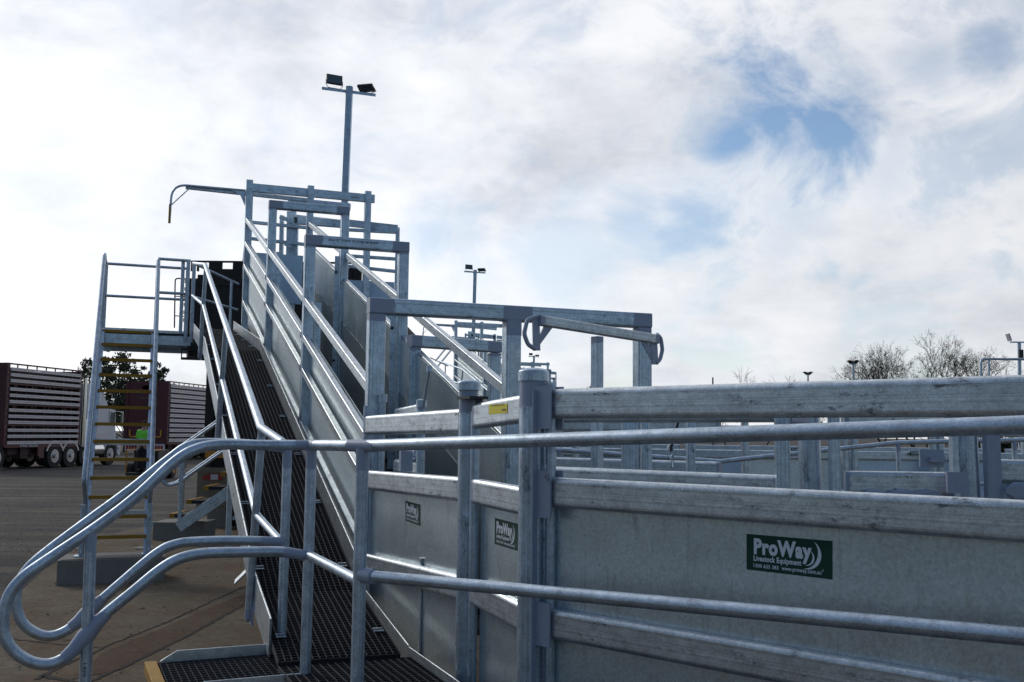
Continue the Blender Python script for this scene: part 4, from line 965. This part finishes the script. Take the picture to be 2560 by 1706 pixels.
def stock_trailer(loc, rz, L, label, levels, decks, wheels, rear=True, text=None, bright_top=4.4):
    t = thing('stock_trailer', loc, label, 'stock trailer', 'red livestock trailers', rz)
    Wd = 2.5; f = MB()
    for x in (0.06, L-.05): f.box((x-.06, .0, 1.0), (x+.06, .12, 4.42)); f.box((x-.06, Wd-.12, 1.0), (x+.06, Wd, 4.42))
    for y in (.0, Wd-.08):
        f.box((0, y-.01, 4.36), (L, y+.08, 4.42)); f.box((0, y-.012, .92), (L, y+.08, 1.05))
        for dz in decks: f.box((.1, y+.02, dz-.03), (L-.1, y+.06, dz+.03))
        nb = int(L/.62)
        for i in range(1, nb): f.box((L*i/nb-.02, y+.03, 1.05), (L*i/nb+.02, y+.07, 4.36))
    part('frame', f, M['maroon'], t, local=True)
    f = MB()
    for dz in decks: f.box((.12, .1, dz-.04), (L-.12, Wd-.1, dz))
    f.box((.12, .1, .98), (L-.1, Wd-.1, 1.04)); f.box((.14, .9, 1.04), (L-.14, .96, 4.22)); f.box((L-.12, .1, 1.04), (L-.06, Wd-.1, 4.36))  # upright middle sheet is added to darken the view through the slats
    part('deck', f, M['dark'], t, local=True)
    f = MB(); n = 0
    for dz in decks:
        x = .5
        while x < L-.5:
            f.bar((x, .03, dz-.03), (x+.16, .03, dz-.33), .02, .03, .003); f.bar((x, .03, dz-.03), (x-.16, .03, dz-.33), .02, .03, .003); x += 1.2
    part('truss', f, M['maroon'], t, local=True)
    slat_side(t, L, -.03, levels); slat_side(t, L, Wd+.03, levels)
    f = MB(); f.box((-.02, .02, .95), (.03, Wd-.02, 4.42))
    for k in range(9): f.box((-.05, .12, 1.25+k*.36), (-.02, Wd-.12, 1.27+k*.36))
    f.box((-.06, .0, .95), (-.0, .16, 4.42)); f.box((-.06, Wd-.16, .95), (-.0, Wd, 4.42)); f.box((-.05, 1.22, .95), (-.01, 1.28, 4.3))
    rd = part('rear_door', f, M['maroon'], t, local=True)
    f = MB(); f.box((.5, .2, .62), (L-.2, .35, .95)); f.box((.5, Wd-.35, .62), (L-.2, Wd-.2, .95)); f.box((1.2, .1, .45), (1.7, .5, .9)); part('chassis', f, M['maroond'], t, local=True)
    g = MB()
    for x in wheels:
        wheel(t, (x, .14, .52)); wheel(t, (x, Wd-.14, .52)); mudguard(g, x, .52, .60, -.02, .5)
    g2 = part('mudguard', g, M['rim'], t, local=True)
    if text:
        tx = MB(); text_into(tx, text, 1.0, 2.2, .95, 1.04, lambda x, y, z: Vector((x, -.018, y)), .01); part('lettering', tx, M['letter'], t, local=True)
    return t
TR = (math.pi/2-R(8.9))
def zz1(y): return 1.7+(172-y/5.41)*.01647
tops = (97, 175, 255, 370, 455, 540, 655, 738, 820, 927, 1010, 1097)
lev = [(zz1(y+43), zz1(y)) for y in tops]; dks = [zz1(y) for y in (318, 600, 880)]
A1 = Vector((-.506*41, 41, 0))
tr1 = stock_trailer(A1, TR, 5.2, 'red slatted livestock trailer at the left edge, coupled to the white truck', lev, dks, (3.45, 4.62), text='BYRNE TRAILERS')
tr1b = tr1
f = MB(); f.box((2.2, -.03, .55), (2.62, .05, .92)); f.box((2.25, -.06, .45), (2.6, .02, .55)); part('tool_box', f, M['maroon'], tr1, local=True)
wheel(tr1, (-.45, .14, .52))
# prime mover
t = thing('white_truck', A1+Vector((math.cos(TR), math.sin(TR), 0))*5.6, 'white bonneted truck behind the ladder stair, pulling the red trailer', 'truck', None, TR)
f = MB()                                   # sleeper with sloped roof cap
prof = [(.25, 1.1), (.25, 3.85), (.8, 3.88), (1.3, 3.62), (1.7, 3.28), (2.05, 2.82), (2.15, 2.72), (2.72, 2.68), (2.8, 1.1)]
y0, y1 = .05, 2.4
f.slab([Vector((x, (y0+y1)/2, z)) for x, z in prof], y1-y0, (0, 1, 0)); cab = part('cab', f, M['white'], t, local=True)
f = MB(); f.box((2.22, .03, 2.02), (2.62, .06, 2.55)); part('side_window', f, M['glass'], cab, local=True)
f = MB(); f.box((2.17, .015, 1.97), (2.22, .045, 2.6)); f.box((2.62, .015, 1.97), (2.67, .045, 2.6)); f.box((2.17, .015, 2.55), (2.67, .045, 2.6)); part('window_frame', f, M['chrome'], cab, local=True)
f = MB(); f.slab([Vector((x, 1.22, z)) for x, z in ((2.8, .85), (2.8, 1.9), (3.1, 1.8), (3.2, 1.6), (3.2, .85))], 1.9, (0, 1, 0)); part('bonnet', f, M['white'], t, local=True)
f = MB(); f.cyl((.1, .1, 2.5), (0, 0, 1), .09, 3.2, 14); f.cyl((.1, .1, 1.6), (0, 0, 1), .13, 1.2, 14); part('exhaust_stack', f, M['chrome'], t, local=True)
f = MB(); f.cyl((1.0, .3, .75), (1, 0, 0), .33, 1.5, 18); part('fuel_tank', f, M['chrome'], t, local=True)
f = MB(); f.box((.3, .05, .95), (1.8, .12, 1.1)); f.box((.4, .0, 1.15), (2.0, .05, 1.55)); f.box((-.6, .6, .6), (3.0, .9, .9)); f.box((-.6, 1.6, .6), (3.0, 1.9, .9)); part('chassis', f, M['slat'], t, local=True)
f = MB()
f.box((3.22, .1, .45), (3.35, 2.35, 1.3)); f.box((2.95, .0, .5), (3.225, .12, 1.3)); part('bull_bar', f, M['white'], t, local=True)
for x, y in ((2.4, .2), (2.4, 2.2), (-.9, .2), (.35, .2), (-.9, 2.2), (.35, 2.2)): wheel(t, (x, y, .52))
f = MB(); mudguard(f, 2.4, .52, .62, 0, .5); part('mudguard', f, M['white'], t, local=True)
f = MB(); f.box((2.85, -.25, 1.9), (2.93, -.15, 2.6)); f.bar((2.75, .05, 2.6), (2.9, -.2, 2.6), .03, .03); part('mirror', f, M['chrome'], t, local=True)
f = MB(); f.tube([(3.0, .3, 1.8), (3.0, .3, 3.9)], .02, 6); f.tube([(3.15, .5, 1.7), (3.15, .5, 3.9)], .02, 6); part('aerial', f, M['black'], t, local=True)
# second trailer
A2 = Vector((-.3435*55, 55, 0)); TR2 = math.pi/2-R(7.1)
lev2 = [(1.05+(12-1-i)*.273+.02, 1.05+(12-1-i)*.273+.20) for i in range(12)]
tr2 = stock_trailer(A2, TR2, 12.0, 'red livestock trailer seen from its closed rear door, beyond the man in the green shirt', lev2, (2.0, 2.72, 3.5), (7.5, 8.7, 9.9), text=None)
for y in (.35, 2.15):
    f = MB()
    s_ = 1 if y < 1 else -1
    f.box((-.085, min(y, y+s_*.34), 1.30), (-.065, max(y, y+s_*.34), 1.38)); f.box((-.085, y-.05, 1.38), (-.065, y+.05, 1.72)); part('marker_plate', f, M['amber'], tr2, local=True)
f = MB(); f.box((-.1, .1, .55), (-.04, 2.4, .95)); rr_ = part('bumper', f, M['slat'], tr2, local=True)
for y in (.2, .37, .54, .71, 1.7, 1.87, 2.04, 2.21):
    f = MB(); f.box((-.12, y, .66), (-.1, y+.11, .86)); part('tail_light', f, M['red'], rr_, local=True)
f = MB(); f.v = []; pts = [(1.25+.34*math.cos(a), 4.05+.12*math.sin(a)*(1 if abs(math.cos(a)) < .7 else .5)) for a in np.linspace(0, 6.28, 24)[:-1]]
f.face([Vector((-.07, y, z)) for y, z in pts], no=[(-1, 0, 0)]*len(pts)); text_into(f, 'LIVESTOCK TRANSPORT', 1.65, .85, 3.42, 3.50, lambda x, y, z: Vector((-.07, x, y)))
part('rear_emblem', f, plain('dull_emblem', (.22, .2, .2), .6, 0, .2, 20, 0), tr2, local=True)
f = MB(); f.box((-.5, 1.75, .9), (-.1, 2.1, 1.0)); part('ramp_hinge', f, M['slat'], tr2, local=True)

# dark trailer backed up to the ramp head
t = thing('dark_trailer', (-3.8, 16.6, 0), 'dark trailer backed up behind the head of the nearest ramp', 'trailer')
e = lambda x, y, Y=16.6: atY(x, y, Y)
x0, x1 = e(519, 1000).x, e(905, 1000).x; X = Vector((1, 0, 0)); Y = Vector((0, 1, 0)); ztop = e(600, 656).z
o_ = Vector((0, 16.6, 0))
f = MB(); f.box((x0, 0, .95), (x1, 9, ztop-.32), X, Y, o_)
for k in range(8): f.box((x0+.1, -.03, 1.2+k*.34), (x1-.1, 0, 1.23+k*.34), X, Y, o_)
f.box((x0-.02, -.05, .95), (x0+.12, -.001, ztop-.3), X, Y, o_); f.box((x1-.12, -.05, .95), (x1+.02, -.001, ztop-.3), X, Y, o_)
body = part('body', f, M['dark'], t)
f = MB(); xa = e(484, 656).x
f.box((xa+.28, -.14, ztop-.42), (x1-.2, -.08, ztop-.14), X, Y, o_); f.box((xa+.12, -.14, ztop-.42), (xa+.28, -.08, ztop-.24), X, Y, o_); f.box((xa, -.13, ztop-.03), (x1-.2, -.1, ztop), X, Y, o_)
for a_, b_ in ((.0, .04), (.10, .13), (.30, .52), (.70, .86), (.98, 1.04), (1.22, 1.5), (1.8, 2.2)): f.box((xa+a_, -.135, ztop-.18), (xa+b_, -.09, ztop-.02), X, Y, o_)
for a_ in (2.0, 2.3): f.box((x1-.45, -.1, ztop-.3), (x1-.05, 0, ztop-.1), X, Y, o_) if a_ == 2.0 else None
part('roof_rail', f, M['dark'], t)
f = MB(); xb = e(468, 800).x; zb = e(480, 950).z+.42
f.box((xb+.02, -.12, 3.05), (x0+.6, -.09, ztop-.30), X, Y, o_); f.box((xb, -.14, 3.0), (xb+.05, -.07, ztop-.3), X, Y, o_)
for k in range(6): f.box((xb-.02, -.15, 3.5+k*.13), (xb+.02, -.1, 3.56+k*.13), X, Y, o_)
part('open_upper_door', f, M['dark'], t)
f = MB(); la = [e(x, y, 17.5) for x, y in ((436, 820), (438, 696), (472, 698))]
f.tube(arc(la, .05, 3), .025, 6)
for y in (741, 790): f.tube([e(437, y, 17.5), e(472, y+2, 17.5)], .02, 6)
part('access_ladder', f, M['dark'], t)
f = MB(); f.box((e(503, 1180).x, -.2, .45), (e(600, 1180).x, -.12, 1.10), X, Y, o_); f.box((e(503, 1180).x, -.22, 1.02), (e(600, 1180).x, -.2, 1.09), X, Y, o_); bp = part('bumper', f, M['beige'], t)
f = MB(); c = e(512.5, 1194, 16.4); f.cyl(c, (0, 1, 0), .035, .04, 16); part('round_tail_light', f, M['red'], bp)
f = MB(); c = e(537, 1193, 16.4); f.box((-.12, -.02, -.05), (.12, .02, .05), X, Y, c); lb = part('lamp_housing', f, M['red'], bp)
f = MB(); f.box((-.06, -.03, -.043), (.06, -.021, .043), X, Y, c); part('lamp_lens', f, M['slat'], lb)
f = MB(); f.box((e(519, 1160).x, -.16, 1.26), (e(566, 1160).x, -.12, 1.37), X, Y, o_); part('marker_plate', f, M['amber'], t); f = MB(); f.box((e(522, 1100).x, -.1, 1.52), (e(542, 1100).x, -.06, 1.56), X, Y, o_); part('marker_plate', f, M['amber'], t)
f = MB(); f.box((x0+.3, .1, .5), (x1-.3, 8.5, .95), X, Y, o_); part('chassis', f, M['dark'], t)
for yy in (1.4, 2.7, 4.0):
    for xx in (x0+.25, x1-.25):
        f = MB(); f.cyl((xx, 16.6+yy, .5), (1, 0, 0), .5, .3, 24); wh = part('wheel', f, M['tyre'], t); f = MB(); f.cyl((xx+(-.16 if xx < -3.5 else .16), 16.6+yy, .5), (1, 0, 0), .28, .03, 20); part('rim', f, M['rim'], wh)

# ------------------------------------------------------------------ man on a small yard loader
def skin_mesh(name, verts, edges, mat, parent, sub=2, root=0):
    me = bpy.data.meshes.new(name); me.from_pydata([v[:3] for v in verts], edges, []); me.materials.append(mat)
    o = bpy.data.objects.new(name, me); COL.objects.link(o)
    sk = o.modifiers.new('skin', 'SKIN'); sk.use_smooth_shade = True
    if not me.skin_vertices: 
        bpy.context.view_layer.objects.active = o
    for i, v in enumerate(verts):
        r = v[3]; me.skin_vertices[0].data[i].radius = r if isinstance(r, tuple) else (r, r)
    me.skin_vertices[0].data[root].use_root = True
    ss = o.modifiers.new('sub', 'SUBSURF'); ss.levels = ss.render_levels = sub
    dg = bpy.context.evaluated_depsgraph_get(); dg.update(); m2 = bpy.data.meshes.new_from_object(o.evaluated_get(dg))
    m2.materials.clear(); m2.materials.append(mat)
    bpy.data.objects.remove(o); bpy.data.meshes.remove(me)
    m2.polygons.foreach_set('use_smooth', [True]*len(m2.polygons))
    o = bpy.data.objects.new(name, m2); COL.objects.link(o); o.parent = parent; return o
pc = atY(354, 1190, 34.8); pz = .24
t = thing('person', (pc.x, pc.y, pz), 'man from behind in green hi-vis shirt and dark trousers standing on a small loader', 'person')
# joints: 0 pelvis 1 waist 2 chest 3 neckbase 4 neck 5 head 6 headtop | arms | legs
V_ = [(0, 0, .92, .125), (0, 0, 1.08, .12), (0, .02, 1.30, (.16, .12)), (0, .03, 1.43, .10), (0, .05, 1.50, .055), (0, .07, 1.60, .085), (0, .08, 1.70, .085), (0, .09, 1.76, .05),
      (-.17, .03, 1.41, .062), (-.23, .06, 1.14, .048), (-.19, .26, 1.02, .036), (-.18, .33, 1.01, .028),
      (.17, .03, 1.41, .062), (.24, .06, 1.14, .048), (.2, .26, 1.02, .036), (.19, .33, 1.01, .028),
      (-.10, 0, .86, .095), (-.11, .02, .48, .065), (-.12, -.02, .10, .045), (-.12, .14, .04, .04),
      (.10, 0, .86, .095), (.11, .02, .48, .065), (.12, -.02, .10, .045), (.12, .14, .04, .04)]
E_ = [(0, 1), (1, 2), (2, 3), (3, 4), (4, 5), (5, 6), (6, 7), (3, 8), (8, 9), (9, 10), (10, 11), (3, 12), (12, 13), (13, 14), (14, 15), (0, 16), (16, 17), (17, 18), (18, 19), (0, 20), (20, 21), (21, 22), (22, 23)]
for sx_ in (-1, 1):                        # hand: four fingers and a thumb closed on the lever
    w_ = 11 if sx_ < 0 else 15; bx = V_[w_]
    for i in range(4):
        k = len(V_); V_ += [(bx[0]-.024+.016*i, bx[1]+.05, bx[2]-.005, .009), (bx[0]-.024+.016*i, bx[1]+.085-.004*abs(i-1), bx[2]-.03, .008), (bx[0]-.024+.016*i, bx[1]+.065, bx[2]-.055, .007)]; E_ += [(w_, k), (k, k+1), (k+1, k+2)]
    k = len(V_); V_ += [(bx[0]-sx_*.035, bx[1]+.03, bx[2]-.01, .010), (bx[0]-sx_*.03, bx[1]+.055, bx[2]-.04, .008)]; E_ += [(w_, k), (k, k+1)]
body = skin_mesh('body', V_, E_, M['skin'], t)
skin_mesh('shirt', [(0, 0, .98, (.17, .135)), (0, 0, 1.12, (.165, .135)), (0, .02, 1.30, (.19, .14)), (0, .03, 1.43, (.13, .10)), (-.17, .03, 1.42, .082), (-.235, .06, 1.16, .068), (.17, .03, 1.42, .082), (.24, .06, 1.16, .068)], [(0, 1), (1, 2), (2, 3), (3, 4), (4, 5), (3, 6), (6, 7)], M['hivis'], t)
skin_mesh('trousers', [(0, 0, .97, (.155, .125)), (0, 0, .90, (.15, .13)), (-.10, 0, .82, .108), (-.11, .02, .48, .082), (-.12, -.01, .10, .07), (.10, 0, .82, .108), (.11, .02, .48, .082), (.12, -.01, .10, .07)], [(0, 1), (1, 2), (2, 3), (3, 4), (1, 5), (5, 6), (6, 7)], M['trouser'], t)
f = MB(); f.dome(Vector((0, .08, 1.68)), .108, .12, 16); f.cyl((0, .08, 1.66), (0, 0, 1), .108, .05, 16); f.slab([(-.08, .15, 1.66), (.08, .15, 1.66), (.06, .26, 1.65), (-.06, .26, 1.65)], .012); part('cap', f, M['hair'], t, local=True)
f = MB()
for x in (-.04, .04): f.cyl((x, .155, 1.63), (0, 1, 0), .012, .01, 8)
f.cyl((0, .175, 1.595), (0, 1, 0), .014, .03, 8); f.box((-.03, .145, 1.555), (.03, .155, 1.563)); part('face', f, M['hair'], t, local=True)
f = MB()
for x in (-.12, .12): f.box((x-.05, -.09, 0), (x+.05, .2, .09))
part('boots', f, M['black'], t, local=True)
b0 = Vector((pc.x, pc.y, 0))
t = thing('yard_loader', b0, 'small dark stand-on loader with yellow guard posts under the man in green', 'loader')
f = MB(); f.box((-.42, .35, .25), (.42, 1.5, 1.0)); f.box((-.45, -.25, .14), (.45, .35, .24)); f.box((-.3, 1.5, .3), (.3, 1.9, .8)); part('body', f, M['engine'], t, local=True)
for x in (-.47, .47):
    f = MB(); f.bar((x, -.22, .15), (x, -.22, 1.0), .04, .04); f.bar((x, -.22, 1.0), (x, .5, 1.02), .04, .04); part('guard_post', f, M['amber'], t, local=True)
    for y in (.5, 1.35):
        f = MB(); f.cyl((x*1.15, y, .28), (1, 0, 0), .28, .2, 18); w_ = part('wheel', f, M['tyre'], t, local=True); f = MB(); f.cyl((x*1.15+(.11 if x > 0 else -.11), y, .28), (1, 0, 0), .13, .02, 14); part('rim', f, M['amber'], w_, local=True)
f = MB(); f.tube([(-.2, .4, 1.0), (-.19, .38, 1.28)], .03, 8); f.tube([(.2, .4, 1.0), (.19, .38, 1.28)], .03, 8); part('lever', f, M['black'], t, local=True)
f = MB(); f.bar((.3, 1.2, .5), (1.25, .9, .42), .06, .05); f.bar((.9, 1.0, .45), (1.3, .7, .5), .05, .04); part('boom', f, M['engine'], t, local=True)

# ------------------------------------------------------------------ trees
def crown_tree(name, base, h, rad, label, leaf, n=60, per=110, trunk_h=.35, seed=1, size=.16, flat=.75, loose=1.):
    r = np.random.RandomState(seed); t = thing(name, base, label, 'tree', 'gum trees behind the trucks' if leaf == 'leaf' else None)
    f = MB(); tips = []
    f.sweep([base, base+Vector((.1, 0, h*.25)), base+Vector((.0, .1, h*trunk_h))], circ(h*.05, 8), Z, scale=[1, .8, .65])
    top = base+Vector((0, .1, h*trunk_h))
    clumps = []
    for i in range(n):
        a = r.rand()*6.28; q = r.rand()**.5; zz = r.rand()
        prof = math.sin(math.pi*min(1, .18+.82*zz)**.9)*.6+.45
        p = base+Vector((math.cos(a)*rad*q*prof, math.sin(a)*rad*q*prof*.8, h*(trunk_h*.8+(1-trunk_h*.8)*zz*(1-.25*q*q))))
        clumps.append(p)
        if i % 2 == 0:
            m = top.lerp(p, .5)+Vector((0, 0, -.3*r.rand())); f.sweep([top, m, p], circ(h*.018, 5), Z, scale=[1, .6, .2], cap=False)
    part('trunk', f, M['bark'], t)
    g = MB()
    for p in clumps:
        s = rad*(.12+.16*r.rand())*loose
        for j in range(per):
            d = Vector(r.randn(3)); d = d.normalized()*s*(r.rand()**.5)*Vector((1, 1, 1)).length/1.732; d.z *= flat
            c = p+d; u = Vector(r.randn(3)).normalized(); v = u.cross(Vector(r.randn(3))).normalized(); k = size*(.5+r.rand())
            g.face([c-u*k*.35, c+v*k, c+u*k*.35, c-v*k])
    part('crown', g, M[leaf], t); return t
def B(px, Y): return V2(px, Y)
crown_tree('gum_tree', B(276, 72), 8.3, 2.8, 'tallest dark gum tree seen through the ladder stair', 'leaf', 52, 110, .3, 3, .15)
crown_tree('gum_tree', B(232, 74), 7.3, 2.1, 'gum tree crown at the left of the ladder stair', 'leaf', 40, 90, .3, 5, .15)
crown_tree('gum_tree', B(342, 74), 7.2, 1.6, 'thin loose gum tree between the ladder stringers', 'leaf', 22, 70, .45, 8, .14, .6, .9)
crown_tree('gum_tree', B(402, 76), 7.2, 2.1, 'gum tree right of the ladder above the red trailer', 'leaf', 40, 90, .3, 9, .15)
crown_tree('gum_tree', B(312, 78), 5.2, 2.6, 'lower gum foliage behind the white truck cab', 'leaf', 34, 90, .2, 11, .16)
crown_tree('gum_tree', B(530, 90), 5.4, 1.6, 'small gum tree just showing left of the dark trailer', 'leaf', 16, 90, .2, 15, .16)
crown_tree('round_shrub', B(1498, 80), 5.6, 2.6, 'dark rounded treetop just above the top rail under the drafting gate', 'leafdark', 60, 110, .15, 21, .16, .7)
crown_tree('hedge_tree', B(2600, 34), 3.2, 2.6, 'dark leafy bush glimpsed between the rails at the right edge', 'leafdark', 40, 80, .15, 23, .14, .7)
def bare_tree(base, h, spread, label, seed, depth=7, trunks=5, lean=.25):
    r = np.random.RandomState(seed); t = thing('bare_tree', base, label, 'tree', 'bare trees beyond the pens'); f = MB(); b = MB(); ends = []
    def grow(p, d, L, rad, k):
        q = p+d*L*.5+Vector(r.randn(3))*L*.05; e_ = p+d*L
        f.sweep([p, q, e_], circ(rad*2, 5 if k > 3 else 3), Z, scale=[1, .85, .7], cap=False)
        if k <= 2:
            for _ in range(1):
                c = p.lerp(e_, r.rand())+Vector(r.randn(3))*.05; u = Vector(r.randn(3)).normalized()*.045; v = Vector(r.randn(3)).normalized()*.03; b.face([c-u, c+v, c+u, c-v])
        if k == 0: return
        for _ in range(3 if r.rand() < .55 else 2):
            nd_ = (d+Vector(r.randn(3))*.42+Vector((0, 0, .12))).normalized(); grow(e_, nd_, L*(.68+.2*r.rand()), rad*.66, k-1)
    for i in range(trunks):
        x = (i-(trunks-1)/2)/max(1, trunks-1)*2
        grow(base+Vector((x*spread*.35, 0, 0)), Vector((x*lean*1.6, r.randn()*.15, 1)).normalized(), h*.30, h*.014, depth)
    part('branches', f, M['twig'], t); part('buds', b, M['bud'], t); return t
bare_tree(B(2262, 70), 6.3, 3.2, 'wide bare spring tree above the top rail on the right', 4, 7, 4, .30)
bare_tree(B(2335, 72), 7.2, 2.6, 'bare tree leaning out at the right of the wide bare tree', 14, 7, 3, .34)
bare_tree(B(2160, 74), 3.9, 2.6, 'low bare tree beside the grey lamp mast', 6, 6, 2, .3)
bare_tree(B(1865, 90), 6.2, 4.0, 'small pale bare treetop above the middle of the top rail', 9, 6, 3, .3)
